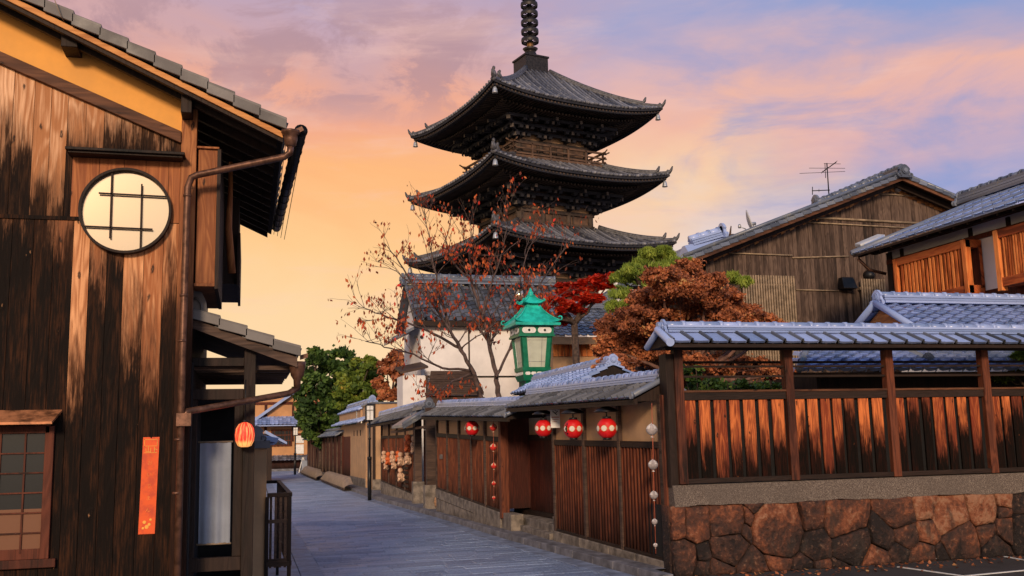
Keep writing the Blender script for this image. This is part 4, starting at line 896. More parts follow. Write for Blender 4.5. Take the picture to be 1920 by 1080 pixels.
mb = MB(); a = atY(674, 800, 46); mb.box((a.x - .14, 45.9, 3.0), (a.x + .14, 46.15, atY(674, 769, 46).z)); mb.box((a.x - .17, 45.87, atY(674, 771, 46).z), (a.x + .17, 46.18, atY(674, 767, 46).z)); mb.build('chimney', MT['galv'], FD)
# tan block behind the lamp post
a, b = atY(699, 757, 41.), atY(752, 757, 41.)
TB = thing('plaster_building', 'plain tan plaster block rising behind the street lamp', 'building', (6, 42, 0))
mb = MB(); mb.box((a.x, 41, 0), (b.x + 1.5, 45, a.z)); mb.build('plaster', MT['plaster'], TB)
mb = MB(); mb.box((a.x - .05, 40.93, a.z), (b.x + 1.5, 45, a.z + .07)); mb.build('coping', MT['tiled'], TB)
mb = MB(); mb.box((a.x - .01, 40.95, 0), (a.x + .1, 41, a.z - .0)); mb.box((a.x, 40.94, 2.75), (b.x, 41, 2.83)); mb.build('trim', MT['dark'], TB)
mb = MB(); mb.box((a.x - .02, 40.9, 0), (b.x, 41, .5)); mb.build('base_course', MT['stone'], TB)
# board fence further down
LE = Line(4.62, 53.5, 4.12, 74.)
te = [LE.px(x, 850)[0] for x in (640, 606, 575)]
for (t0, t1, z, lb_) in ((te[0] - .5, te[1], 2.35, 'dark board lane fence with pale battens, right of the far lamp, nearer half'), (te[1], te[2] - .5, 2.25, 'dark board lane fence with pale battens, farthest length beside the far lamp')):
    q = LE.p((t0 + t1) / 2); T = thing('lane_fence', lb_, 'fence', (q.x, q.y, 0), 'dark lane fences')
    mb = MB(); LE.box(mb, t0, t1, .3, z, -.1, 0); mb.build('boards', MT['red'], T)
    mb = MB(); LE.box(mb, t0, t1, 0, .32, -.1, .08); mb.build('plinth', MT['stone'], T)
    t = t0 + .2
    while t < t1: mb = MB(); LE.box(mb, t, t + .16, .3, z, 0, .06); t += 1.9; mb.build('batten', MT['old'], T)
    rf = MB(); a0, a1 = LE.p(t0, z, .35), LE.p(t1, z, .35); s1 = LE.p(t0, z + .32, -.2) - a0; tiles(rf, a0, a1 - a0, s1, (a1 - a0).length, s1.length, tw=.3); tiles(rf, LE.p(t1, z, -.7), a0 - a1, LE.p(t1, z + .32, -.2) - LE.p(t1, z, -.7), (a1 - a0).length, .55, tw=.3)
    ridge(rf, LE.p(t0, z + .3, -.2), LE.p(t1, z + .3, -.2), w=.25, layers=2); rf.build('tiled_roof', MT['tiled'], T)
for k, (pa, pb, lb_) in enumerate((((563, 886), (592, 898), 'farther curved bamboo guard at the foot of the dark lane fence'), ((600, 899), (645, 917), 'nearer curved bamboo guard at the foot of the dark lane fence'))):
    A_, B_ = atZ(*pb, .1), atZ(*pa, .1); d = (B_ - A_); L = d.length; d.normalize(); nr = Vector((d.y, -d.x, 0)); T = thing('bamboo_guard', lb_, 'guard', (A_.x, A_.y, .0), 'bamboo guards'); mb = MB()
    mb.sheet(lambda u, v: A_ + d * (u * L) + nr * (.38 * (1 - math.cos(v * PI / 2))) + Vector((0, 0, .46 * math.sin(v * PI / 2) * min(1, 6 * u + .4, 6 * (1 - u) + .4))), 40, 8); mb.build('curved_slats', MT['bamboo'], T)
    mb = MB(); mb.beam(A_, B_, .05, .07); mb.build('edge_bar', MT['old'], T)

# ------------------------------------------------------------------ street lamps
def street_lamp(x, y, h, label, s=1.):
    T = thing('street_lamp', label, 'street lamp', (x, y, .0), 'black square lantern street lamps')
    mb = MB(); mb.tube([(0, 0, 0), (0, 0, h * .43)], .068 * s, 12); mb.tube([(0, 0, h * .43), (0, 0, h - .55)], .04 * s, 10); mb.tube([(0, 0, h * .42), (0, 0, h * .45)], .08 * s, 12)
    mb.tube([(0, 0, h * .63), (0, 0, h * .645)], .055, 10); mb.build('pole', MT['black'], T, local=True)
    mb = MB(); b = .13 * s; z0, z1 = h - .55, h - .05
    mb.hexa([(-b * .6, -b * .6, z0 - .06), (b * .6, -b * .6, z0 - .06), (b * .6, b * .6, z0 - .06), (-b * .6, b * .6, z0 - .06)], [(-b, -b, z0), (b, -b, z0), (b, b, z0), (-b, b, z0)])
    mb.box((-b - .02, -b - .02, z1), (b + .02, b + .02, z1 + .03)); mb.hexa([(-b, -b, z1 + .03), (b, -b, z1 + .03), (b, b, z1 + .03), (-b, b, z1 + .03)], [(-b * .4, -b * .4, z1 + .08), (b * .4, -b * .4, z1 + .08), (b * .4, b * .4, z1 + .08), (-b * .4, b * .4, z1 + .08)])
    for sx in (-1, 1):
        for sy in (-1, 1): mb.box((sx * b - .013, sy * b - .013, z0), (sx * b + .013, sy * b + .013, z1))
        mb.box((sx * b - .006, -b, (z0 + z1) / 2 + .08), (sx * b + .006, b, (z0 + z1) / 2 + .1)); mb.box((-b, sx * b - .006, (z0 + z1) / 2 + .08), (b, sx * b + .006, (z0 + z1) / 2 + .1))
        mb.box((sx * b - .006, -.006, z0), (sx * b + .006, .006, z1)); mb.box((-.006, sx * b - .006, z0), (.006, sx * b + .006, z1))
    Hd = mb.build('lamp_head', MT['black'], T, local=True)
    mb = MB(); mb.box((-b + .01, -b + .01, z0), (b - .01, b - .01, z1)); mb.build('frosted_glass', MT['whitep'], Hd, local=True)
q = atZ(693, 938, 0); street_lamp(q.x, q.y, atY(693, 758, q.y).z, 'nearer tall black street lamp at the kerb before the tan block', 1.)
q = atZ(553, 890, 0); street_lamp(q.x, q.y, atY(553, 800, q.y).z, 'far black street lamp standing by the ochre house', 1.15)
q = atZ(568, 886, 0); T = thing('sign_board', 'small white folding sign board standing beside the far street lamp', 'sign', (q.x, q.y, 0))
mb = MB(); mb.beam((.18, 0, 0), (.03, 0, 1.05), .06, .05); mb.beam((-.28, 0, 0), (-.03, 0, 1.05), .06, .05); mb.build('leg', MT['whitep'], T, local=True)
mb = MB(); mb.box((-.1, -.1, .0), (.35, -.06, .85)); mb.build('panel', MT['cloth'], T, local=True)

# ------------------------------------------------------------------ red round lanterns
def round_lantern(p, r, label, rz, mark=False, hood=True):
    T = thing('red_lantern', label, 'lantern', p, 'round red lanterns under the lane wall eaves', rz)
    ax, az = r, r * 1.02
    rad = lambda z: ax * math.sqrt(max(0, 1 - (z / az) ** 2))
    mb = MB(); mb.lathe((0, 0, 0), [(rad(z) * (1 + .006 * (k % 2)), z) for k, z in enumerate(np.linspace(-az * .93, az * .93, 37))], 32); mb.build('paper_body', MT['redpaper'], T, local=True)
    for nm, z0, z1 in (('top_cap', az * .90, az * 1.12), ('bottom_cap', -az * 1.10, -az * .90)):
        mb = MB(); mb.lathe((0, 0, 0), [(r * .40, z0), (r * .43, z0), (r * .43, z1), (r * .34, z1)], 20); mb.build(nm, MT['black'], T, local=True)
    def patch(mb, th0, zc, rr, mi=0, lift=.004, n=20, hole=0.):
        vs = []; fs = []; Rg = 5
        for j in range(Rg + 1):
            q = hole + (rr - hole) * j / Rg
            for k in range(n):
                t = 2 * PI * k / n; z = zc + q * math.sin(t); R2 = rad(z) + lift; th = th0 + q * math.cos(t) / r; vs.append((R2 * math.cos(th), R2 * math.sin(th), z))
        for j in range(Rg):
            for k in range(n): fs.append((j * n + k, j * n + (k + 1) % n, (j + 1) * n + (k + 1) % n, (j + 1) * n + k))
        mb.add(vs, fs, mi=mi, smooth=True)
    mb = MB(); N = 8
    for k in range(N):
        th = -PI / 2 + (k + .5) * 2 * PI / N; patch(mb, th, 0, r * .305, 1, .0035); patch(mb, th, 0, r * .265, 0, .0055)
        th2 = th + PI / N; mb.add([((r + .003) * math.cos(th2 + a), (r + .003) * math.sin(th2 + a), z) for a in (-.17, 0, .17) for z in (-r * .02, r * .02)], [(0, 2, 3, 1), (2, 4, 5, 3)], mi=1)
    mb.build('emblem', [MT['emblem'], MT['gold']], T, local=True)
    if mark:
        mb = MB(); th = -PI / 2 - 1.05
        for dz, dt, rr in ((.55, .0, .09), (.42, .1, .07), (.38, -.12, .08), (.2, .02, .12), (0., .0, .16), (-.2, .04, .1), (-.35, -.1, .08), (-.5, .05, .09), (-.42, .16, .06)): patch(mb, th + dt, dz * r, rr * r, 0, .007, 7)
        mb.build('painted_character', MT['black'], T, local=True)
    mb = MB(); mb.tube([(0, 0, az * 1.1), (0, 0, az * 1.1 + .12)], .012, 6)
    if hood: mb.lathe((0, 0, az * 1.12 + .07), [(r * 1.25, 0), (r * 1.28, .012), (r * .9, .05), (r * .25, .10), (r * .1, .12)], 24)
    mb.build('hood', MT['black'], T, local=True)
for (px_, py_, ln_, o, rpx, lb_, mk, off) in ((1138, 803, LC, .30, 19.5, 'largest round red lantern with linked pale discs, nearest to the white charm string', False, .1), (1075, 804, LC, .30, 18.5, 'round red lantern with a black painted character, second from the white charm string', True, .25),
                                             (1019, 803, LC, .30, 16.5, 'round red lantern over the gate steps beside the small white sign plate', False, .3), (885, 803, LB, .28, 13.8, 'lone round red lantern on the ribbed middle wall, farthest of the row', True, .0)):
    pl = Line(*(list(ln_.p(0, 0, o))[:2] + list(ln_.p(ln_.L, 0, o))[:2])).pl; q = atP(px_, py_, pl)
    dist = (Vector(q) - Vector(OC)).length; round_lantern(q, rpx / F_PX * dist * .97, lb_, math.atan2(-q.x, q.y) + off - 0., mk)
# small sign plate
pl = Line(*(list(LC.p(0, 0, .15))[:2] + list(LC.p(5, 0, .15))[:2])).pl; q = atP(1041, 785, pl)
T = thing('sign_plate', 'small white plate with red lettering beside the lantern over the gate steps', 'sign', q); mb = MB(); mb.box((-.09, -.01, -.17), (.09, .01, .17)); mb.build('plate', MT['whitep'], T, local=True)
mb = MB(); mb.box((-.075, -.014, .02), (.075, -.0105, .035)); mb.box((-.06, -.014, -.02), (.065, -.0105, -.012)); mb.box((-.06, -.014, -.06), (.03, -.0105, -.052)); mb.build('lettering', MT['rope'], T, local=True)
mb = MB(); mb.tube([(-.05, -.013, .14), (.03, -.013, .07)], .008, 5); mb.tube([(.05, -.013, .14), (.0, -.013, .1)], .007, 5); mb.tube([(0, -.013, .15), (0, -.013, .16)], .01, 5); mb.build('emblem', MT['black'], T, local=True)
# name plates by the gateway
q = LB.px(829, 857); mb = MB(); LB.box(mb, q[0] - .16, q[0] + .16, q[1] - .05, q[1] + .07, .0, .03); tag(mb.build('name_plate', MT['stone']), 'tiny pale name plate on the dark boards of the middle wall', 'plate')

# ------------------------------------------------------------------ charm strings
def ball_bag(mb, c, r, flip, mi0, mi1):
    """knotted cloth ball: gathered segments over a round body"""
    n = 24; prof = [(.06, 1.12), (.14, .98), (.42, .86), (.78, .55), (1., .1), (.97, -.3), (.72, -.72), (.34, -.98), (.12, -1.1)]
    vs = []; fs = []
    for (rr, z) in prof:
        for k in range(n): t = 2 * PI * k / n; q = rr * (1 + .06 * math.cos(4 * t)); vs.append((c[0] + r * q * math.cos(t), c[1] + r * q * math.sin(t), c[2] + r * z))
    for j in range(len(prof) - 1):
        for k in range(n): fs.append((j * n + k, j * n + (k + 1) % n, (j + 1) * n + (k + 1) % n, (j + 1) * n + k))
    o = len(mb.v)
    for f in fs:
        pass
    top = fs[:4 * n]; bot = fs[4 * n:]
    petals = [f for i, f in enumerate(top) if (i % n) % 6 < 3]; rest = [f for i, f in enumerate(top) if (i % n) % 6 >= 3]
    mb.add(vs, petals, mi=mi0, smooth=True); mb.add(vs, rest + bot, mi=mi1, smooth=True)
    mb.lathe((c[0], c[1], c[2] - r * 1.32), [(.26 * r, -.1 * r), (.3 * r, 0), (.10 * r, .16 * r), (.06 * r, .3 * r)], 8, mi=mi0)
def charm_string(pl, top, balls, label, mats, grp):
    q0 = atP(top[0], top[1], pl); T = thing('charm_string', label, 'hanging charm', (q0.x, q0.y, q0.z), grp); last = None
    for (px_, py_, rpx) in balls:
        q = atP(px_, py_, pl); r = rpx / F_PX * (Vector(q) - Vector(OC)).length; mb = MB(); ball_bag(mb, q, r, False, 0, 1); mb.build('cloth_ball', mats, T); last = q
    mb = MB(); mb.tube([q0, last + Vector((0, 0, -.12))], .005, 6); mb.build('cord', MT['rope'], T)
plC = Line(*(list(LC.p(0, 0, .28))[:2] + list(LC.p(5, 0, .28))[:2])).pl; plB = Line(*(list(LB.p(0, 0, .25))[:2] + list(LB.p(5, 0, .25))[:2])).pl
wb = plain('pale_cloth', (.60, .54, .50, 1), .9, var=.15, scale=20.); wb2 = plain('grey_cloth', (.36, .31, .30, 1), .9, var=.2, scale=20.)
charm_string(plC, (1222, 756), [(1222, 805, 10.5), (1224.5, 871, 9.), (1226, 928, 7.5), (1227.5, 978, 5.5), (1229, 1022, 4.)], 'hanging string of five knotted white cloth balls beside the corner post', [wb, wb2], 'strings of cloth balls')
rb = plain('red_cloth', (.62, .03, .02, 1), .8, var=.15, scale=20.); rb2 = plain('cream_cloth', (.66, .42, .28, 1), .85, var=.1)
charm_string(plB, (925, 775), [(925, 801, 6.6), (925, 838, 6.2), (926, 873, 5.2), (926, 906, 4.), (926, 933, 3.2)], 'hanging string of five small red and cream cloth balls on the middle wall', [rb2, rb], 'strings of cloth balls')
# curled cloth monkeys
def doll(p, s, label, mats, flip=1):
    T = thing('cloth_charm', label, 'cloth charm', p, 'stuffed cloth charms hanging on the lane wall', .5 * flip)
    mb = MB(); L = lambda pts, rr, mi: mb.tube([tuple(c * s for c in q) for q in pts], [r * s for r in rr], 9, mi=mi)
    L([(0, 0, -.42), (.02, -.05, -.2), (0, -.06, .05), (0, 0, .25)], [.12, .24, .22, .1], 0)
    for k in (-1, 1):
        L([(k * .14, -.02, .16), (k * .26, -.14, -.02), (k * .12, -.26, -.1)], [.09, .09, .06], 0); L([(k * .12, 0, -.4), (k * .26, -.16, -.3), (k * .12, -.26, -.16)], [.10, .10, .06], 0)
    mb.build('body', mats, T, local=True)
    mb = MB(); mb.lathe((0, -.05 * s, .40 * s), [(.04 * s, -.19 * s), (.15 * s, -.13 * s), (.20 * s, 0), (.16 * s, .13 * s), (.05 * s, .19 * s)], 12); mb.build('head', mats[1], T, local=True)
    mb = MB(); mb.tube([(0, 0, .55 * s), (0, 0, .9 * s)], .008, 5); mb.build('cord', MT['rope'], T, local=True)
plA = Line(*(list(LA.p(0, 0, .22))[:2] + list(LA.p(5, 0, .22))[:2])).pl
D = [(719, 858, 15, 0), (727, 861, 16, 1), (735, 858, 15, 0), (723, 872, 13, 0), (737, 871, 13, 0), (745, 857, 14, 1), (750, 862, 17, 0), (750, 892, 17, 0), (763, 860, 17, 0), (764, 833, 22, 1), (776, 836, 22, 0)]
LBS = ['leftmost of the peach cloth charms bunched on the lane wall', 'orange tinged cloth charm in the middle of the bunched row', 'peach cloth charm third along the bunched row', 'low peach cloth charm under the left end of the bunch', 'low peach cloth charm under the right end of the bunch', 'orange cloth charm at the right edge of the bunch', 'large peach cloth charm next to the orange one', 'single peach cloth charm hanging lowest, under the bunch', 'peach cloth charm hanging below the bright orange one', 'bright orange cloth charm hanging highest by the gateway post', 'peach cloth charm hanging nearest the gateway post']
for (px_, py_, h, o), lb_ in zip(D, LBS):
    q = atP(px_, py_, plA); dist = (Vector(q) - Vector(OC)).length; doll(q, h / F_PX * dist * 1.4, lb_, [MT['dollr'], MT['dollr']] if o else [MT['dollw'], MT['dollw']], 1)
q = LA.px(762, 885); mb = MB()
for k in range(7): LA.box(mb, q[0] - .45, q[0] + .4, q[1] - .5 + k * .15, q[1] - .42 + k * .15, .02, .05)
tag(mb.build('slatted_panel', MT['dark']), 'dark slatted panel on the lane wall beneath the cloth charms', 'panel')

# ------------------------------------------------------------------ house facing the far end of the lane
EY = 78.
E_ = lambda px, py, y=EY: atY(px, py, y)
EH = thing('ochre_house', 'ochre plaster house with blue tiled roofs closing the far end of the lane', 'house', (3, EY, 0))
mb = MB(); mb.box((-1.5, EY, 0), (8, EY + 8, 5.2)); mb.prism([(-1.5, EY, 5.2), (8, EY, 5.2), (6.1, EY, 6.4)], (0, 8, 0)); mb.build('plaster', MT['ochre'], EH)
mb = MB(); a = E_(500, 868); mb.box((-1.5, EY - .1, 0), (8, EY, 1.05)); mb.build('base_boards', MT['red'], EH)
mb = MB(); b = E_(505, 748); mb.box((-1.5, EY - .06, 5.0), (8, EY + 0, 5.2)); mb.box((-1.5, EY - .06, 2.62), (8, EY, 2.8)); mb.box((1.3, EY - .07, 2.2), (1.5, EY, 5)); mb.box((3.35, EY - .07, 2.2), (3.5, EY, 5)); mb.build('timber_trim', MT['red'], EH)
rf = MB(); e0 = E_(478, 797, EY - 1.); e1 = E_(565, 795, EY - 1.); tiles(rf, (-1., EY - 1.1, e0.z), (1, 0, 0), (0, 1.1, .65), 6.0, 1.27, tw=.3, tl=.3); rf.box((-1, EY - 1.1, e0.z - .1), (5., EY, e0.z - .03)); rf.build('canopy_roof', MT['tile'], EH)
rf = MB(); e0 = E_(500, 862, EY - .6); tiles(rf, (-1., EY - .7, e0.z - .1), (1, 0, 0), (0, .7, .4), 7.0, .8, tw=.3, tl=.3); rf.build('lower_roof', MT['tiled'], EH)
rf = MB(); p, q = E_(478, 790, EY - .5), E_(552, 738, EY - .5); d = q - p; p = p - d * .5; q = q + d * .35
rf.hexa([p, q, q + Vector((0, 8, 0)), p + Vector((0, 8, 0))], [p + Vector((0, 0, .25)), q + Vector((0, 0, .25)), q + Vector((0, 8, .25)), p + Vector((0, 8, .25))]); rf.build('main_roof', MT['tile'], EH)
wn = MB(); a, b = E_(508, 806), E_(547, 836); wn.box((a.x, EY - .12, b.z), (b.x, EY - .02, a.z)); wn = wn.build('window', MT['red'], EH); ORG[wn] = ORG[EH]
mb = MB(); mb.box((a.x + .1, EY - .13, b.z + .1), (b.x - .1, EY - .121, a.z - .1)); mb.build('pane', MT['glassd'], wn)
mb = MB()
for k in range(1, 6): x = a.x + (b.x - a.x) * k / 6; mb.box((x - .03, EY - .16, b.z), (x + .03, EY - .131, a.z))
for k in range(1, 3): z = b.z + (a.z - b.z) * k / 3; mb.box((a.x, EY - .161, z - .03), (b.x, EY - .132, z + .03))
mb.build('muntin', MT['fpost'], wn)
for (py_, lb_) in ((822, 'upper'), (842, 'middle')):
    c = E_(562, py_); mb = MB(); mb.box((c.x - .3, EY - .05, c.z - .35), (c.x + .3, EY - .001, c.z + .35)); mb.build('poster', MT['whitep'], EH)
# side eave roof poking out beside the far ochre house
RS = thing('side_roof', 'small blue tiled lean-to roof in front of the ochre house window', 'roof', (1, 60, 0))
rf = MB(); p, q = atY(498, 813, 55), atY(538, 833, 55); rf.hexa([p, q, q + Vector((0, 6, 0)), p + Vector((0, 6, 0))], [p + Vector((0, 0, .18)), q + Vector((0, 0, .12)), q + Vector((0, 6, .12)), p + Vector((0, 6, .18))]); rf.build('tiles', MT['tile'], RS)
mb = MB(); mb.box((p.x - .5, 55.2, 0), (p.x + .35, 61, p.z)); mb.build('wall', MT['dark'], RS)
# low white band at the very end of the lane
mb = MB(); a, b = E_(440, 878, 77.), E_(560, 880, 77.); mb.box((a.x, 77, 0), (b.x, 77.2, .18)); struct(mb.build('far_kerb', MT['kerb']))

# ------------------------------------------------------------------ white storehouse
KY = 40.
K2 = lambda px, py, y=KY: atY(px, py, y)
KH = thing('storehouse', 'white plastered storehouse with grey tiled roof below the pagoda', 'building', (9, KY, 0))
kx0, kx1 = 6.85, 13.1; ez = K2(870, 603).z; rz_ = ez + 1.80
mb = MB(); mb.box((kx0, KY, 0), (kx1, KY + 4.4, ez)); mb.prism([(kx0, KY, ez), (kx0, KY + 4.4, ez), (kx0, KY + 2.2, rz_ - .1)], (kx1 - kx0, 0, 0)); mb.build('plaster', MT['white'], KH)
mb = MB(); mb.box((kx0 - .3, KY - .45, ez - .22), (kx1 + .3, KY + .0, ez - .02)); mb.beam((kx0 - .25, KY - .3, ez - .05), (kx0 - .25, KY + 2.2, rz_), .08, .2); mb.box((kx0 + 2.0, KY - .03, 0), (kx0 + 2.06, KY, ez)); mb.box((kx0 + 0, KY - .02, 4.55), (kx1, KY, 4.62)); mb.build('eave_board', MT['dark'], KH)
rf = MB(); s1 = Vector((0, 2.7, 1.9)); tiles(rf, (kx0 - .35, KY - .5, ez), (1, 0, 0), s1, kx1 - kx0 + .7, s1.length, tw=.40, tl=.36, prof='roll', thick=.03, hs=1.8)
tiles(rf, (kx1 + .35, KY + 4.9, ez), (-1, 0, 0), Vector((0, -2.7, 1.9)), kx1 - kx0 + .7, s1.length, tw=.6, tl=.6, prof='roll'); Rk = rf.build('roof', MT['tilek'], KH); ORG[Rk] = ORG[KH]
rf = MB(); ridge(rf, (kx0 - .3, KY + 2.2, rz_ + .12), (kx1 + .3, KY + 2.2, rz_ + .12), w=.42, layers=4, lh=.08, cap=.13, ring=.4); oni(rf, (kx0 - .35, KY + 2.2, rz_ + .03), (-1, 0, 0), .55); rf.build('ridge', MT['tiled'], Rk)
for (px_, py_) in ((920, 628), (785, 632)):
    c = K2(px_, py_); mb = MB()
    for dx in (-.12, .12): disc(mb, (c.x + dx, KY, c.z), (0, -1, 0), .07, .06, 10)
    mb.build('iron_hook', MT['black'], KH)
mb = MB(); a, b = K2(755, 704, 38.5), K2(801, 775, 38.5); mb.box((a.x, 38.5, 0), (b.x, 40, a.z)); mb.build('annex', MT['white'], KH)
mb = MB(); p, q = K2(752, 701, 38.3), K2(803, 690, 38.3); mb.hexa([p, q, q + Vector((0, 1.7, .3)), p + Vector((0, 1.7, .3))], [p + Vector((0, 0, .08)), q + Vector((0, 0, .08)), q + Vector((0, 1.7, .38)), p + Vector((0, 1.7, .38))]); mb.box((b.x - .05, 38.44, 0), (b.x + .02, 38.5, a.z)); mb.build('annex_roof', MT['old'], KH)
mb = MB(); p, q = K2(738, 636, 40), K2(800, 606, 40); mb.hexa([p + Vector((0, .2, 0)), q + Vector((0, .2, 0)), q + Vector((0, 3, 0)), p + Vector((0, 3, 0))], [p + Vector((0, .2, .12)), q + Vector((0, .2, .12)), q + Vector((0, 3, .12)), p + Vector((0, 3, .12))]); mb.build('side_canopy', MT['tiled'], KH)
SH = thing('shed', 'brown lean-to shed with board roof in front of the white storehouse', 'shed', (8.4, 37, 0))
mb = MB(); a, b = atY(800, 742, 37), atY(905, 742, 37); t1_, t2_ = atY(815, 700, 38.4), atY(905, 700, 38.4); mb.hexa([(a.x, 36.8, a.z), (b.x, 36.8, a.z), (b.x, 38.3, t2_.z), (a.x + .4, 38.3, t2_.z)], [(a.x, 36.8, a.z + .1), (b.x, 36.8, a.z + .1), (b.x, 38.3, t2_.z + .1), (a.x + .4, 38.3, t2_.z + .1)])
for k in range(12): mb.beam((a.x + .1, 36.8 + .125 * k, a.z + .12 + (t2_.z - a.z) * k / 12), (b.x, 36.8 + .125 * k, a.z + .12 + (t2_.z - a.z) * k / 12), .02, .03)
mb.build('roof', MT['old'], SH); mb = MB(); siding(mb, a.x + .1, b.x, 0, a.z, 37., w=.2); mb.build('boards', MT['old'], SH)
# low house behind the green lantern
RY = 36.
LH = thing('low_house', 'low house with orange boards and worn tiled roof behind the green lantern', 'house', (13.5, RY, 0))
a, b = atY(1030, 629, RY - .6), atY(1140, 629, RY - .6); s1 = Vector((0, 2.6, 1.45))
rf = MB(); tiles(rf, (a.x, RY - .6, a.z), (1, 0, 0), s1, 6., s1.length, tw=.3, tl=.3); ridge(rf, (a.x, RY + 2., a.z + 1.4), (a.x + 6, RY + 2., a.z + 1.4), w=.35, layers=3, lh=.07, cap=.11, ring=.4); rf.build('roof', MT['tiled'], LH)
mb = MB(); mb.box((a.x + .3, RY, 0), (a.x + 6, RY + 4, a.z)); mb.box((a.x, RY - .55, a.z - .32), (a.x + 6, RY - .4, a.z - .04)); mb.build('walls', MT['plaster'], LH)
mb = MB(); c = atY(1035, 640, RY - .1); d = atY(1035, 663, RY - .1); siding(mb, a.x + .3, a.x + 6, d.z - .1, c.z, RY - .02, w=.24, gap=.03); mb.build('orange_boards', MT['lattice'], LH)
# slim lamp beside the green lantern
q = atY(973, 560, 33.); T = thing('garden_lamp', 'slim dark lamp with a small amber glass standing behind the green lantern tip', 'lamp', (q.x, q.y, 0)); mb = MB()
zb_, zt_ = atY(973, 562, 33).z, atY(973, 543, 33).z
mb.tube([(0, 0, 0), (0, 0, zb_)], .07, 8); mb.lathe((0, 0, zt_), [(.09, 0), (.2, .01), (.12, .12), (.14, .2), (.09, .24)], 10); mb.build('pole', MT['black'], T, local=True)
mb = MB(); mb.lathe((0, 0, zb_), [(.12, 0), (.16, .04), (.15, zt_ - zb_)], 10); mb.build('glass', MT['shoji'], T, local=True)
mb = MB(); mb.box((-.02, -.17, zb_ + .12), (.02, -.15, zt_)); mb.build('flame', MT['black'], T, local=True)

# ------------------------------------------------------------------ blue gate roof with ridge along the lane
GR = thing('gate_house', 'blue tiled gabled roof of the small house behind the recessed gate', 'house', (7.3, 21, 0))
e0 = Vector((6.3, 18.25, atX(1091, 714, 6.3).z)); ey1 = 23.7; s1 = Vector((.66, 0, .34)); rg = e0 + s1
rf = MB(); tiles(rf, e0, (0, 1, 0), s1, ey1 - e0.y, s1.length, tw=.25, tl=.2); tiles(rf, (e0.x + 1.32, ey1, e0.z), (0, -1, 0), (-.66, 0, .34), ey1 - e0.y, s1.length, tw=.3, tl=.25); Rr_ = rf.build('roof', MT['tile'], GR); ORG[Rr_] = ORG[GR]
rf = MB(); ridge(rf, (rg.x, e0.y + .1, rg.z), (rg.x, ey1, rg.z), w=.26, layers=2, lh=.045, cap=.07); oni(rf, (rg.x, e0.y + .05, rg.z - .03), (0, -1, 0), .22); rf.build('ridge', MT['tile'], Rr_)
mb = MB(); mb.prism([(e0.x, e0.y + .05, e0.z - .03), (e0.x + 1.32, e0.y + .05, e0.z - .03), (rg.x, e0.y + .05, rg.z - .04)], (0, 5.3, 0)); mb.box((e0.x + .3, e0.y + .3, 0), (e0.x + 1.15, ey1 - .2, e0.z - .02)); mb.build('walls', MT['dark'], GR)

# ------------------------------------------------------------------ green lantern
q = atY(997, 640, 24.6); LX_, LY_ = q.x, 24.6; u_ = 24.6 * 1.03 / F_PX   # metres per photo pixel there
zf = lambda py: atY(997, py, LY_).z
GL = thing('green_lantern', 'large turquoise green metal lantern with pagoda roof and frosted panes', 'lantern', (LX_, LY_, 0), None, .02)
def fr(mb, h0, z0, h1, z1, mi=0):   # square frustum
    h0 *= .9; h1 *= .9
    mb.hexa([(-h0, -h0, z0), (h0, -h0, z0), (h0, h0, z0), (-h0, h0, z0)], [(-h1, -h1, z1), (h1, -h1, z1), (h1, h1, z1), (-h1, h1, z1)], mi=mi)
def curved_roof(mb, h0, z0, h1, z1, n=8, flare=.5):
    vs = []; N = 8
    for j in range(n + 1):
        t = j / n; h = h1 + (h0 - h1) * ((1 - t) ** 1.5 * .62 + (1 - t) * .38); z = z0 + (z1 - z0) * t
        ring = []
        for sd_ in range(4):
            for k in range(N):
                s_ = -1 + 2 * k / N; x, y = s_ * h, -h; lift = (abs(s_) ** 3) * (1 - t) ** 3 * (z1 - z0) * .14 * flare * 2
                for _ in range(sd_): x, y = -y, x
                ring.append((x, y, z + lift))
        vs += ring
    M_ = 4 * N; fs = [(j * M_ + k, j * M_ + (k + 1) % M_, (j + 1) * M_ + (k + 1) % M_, (j + 1) * M_ + k) for j in range(n) for k in range(M_)]
    fs.append(tuple(range(M_))[::-1]); fs.append(tuple(range(n * M_, (n + 1) * M_))); mb.add(vs, fs, smooth=False)
    for a in range(4):
        ang = PI / 4 + a * PI / 2 + PI; c, s_ = math.cos(ang), math.sin(ang); pts = []
        for j in range(n + 1):
            t = j / n; h = h1 + (h0 - h1) * ((1 - t) ** 1.5 * .62 + (1 - t) * .38); z = z0 + (z1 - z0) * t + (1 - t) ** 3 * (z1 - z0) * .14 * flare * 2; pts.append((h * 1.414 * c, h * 1.414 * s_, z + .01))
        mb.tube(pts, .022, 6); e = pts[0]; r_ = h0 * .085
        mb.tube([(e[0] + c * r_ * (.2 + 1.1 * math.sin(t)), e[1] + s_ * r_ * (.2 + 1.1 * math.sin(t)), e[2] + r_ * (1 - math.cos(t))) for t in np.linspace(0, 4.2, 10)], .02, 6)
mb = MB(); curved_roof(mb, 43 * u_, zf(610), 14 * u_, zf(576)); mb.box((-44 * u_, -44 * u_, zf(614)), (44 * u_, 44 * u_, zf(609)))
GRf = mb.build('main_roof', MT['greenr'], GL, local=True)
mb = MB(); fr(mb, 13 * u_, zf(578), 12 * u_, zf(566)); curved_roof(mb, 20 * u_, zf(571), 6 * u_, zf(556), flare=.9); mb.build('upper_roof', MT['greenr'], GL, local=True)
mb = MB(); mb.lathe((0, 0, 0), [(7 * u_, zf(557)), (9 * u_, zf(554)), (5 * u_, zf(552)), (6 * u_, zf(549)), (3.5 * u_, zf(546)), (1. * u_, zf(540))], 12); mb.build('finial', MT['greenr'], GL, local=True)
mb = MB(); hA, hB = 30 * u_, 25 * u_; zA, zB = zf(632), zf(690); mb2 = MB(); mb3 = MB()
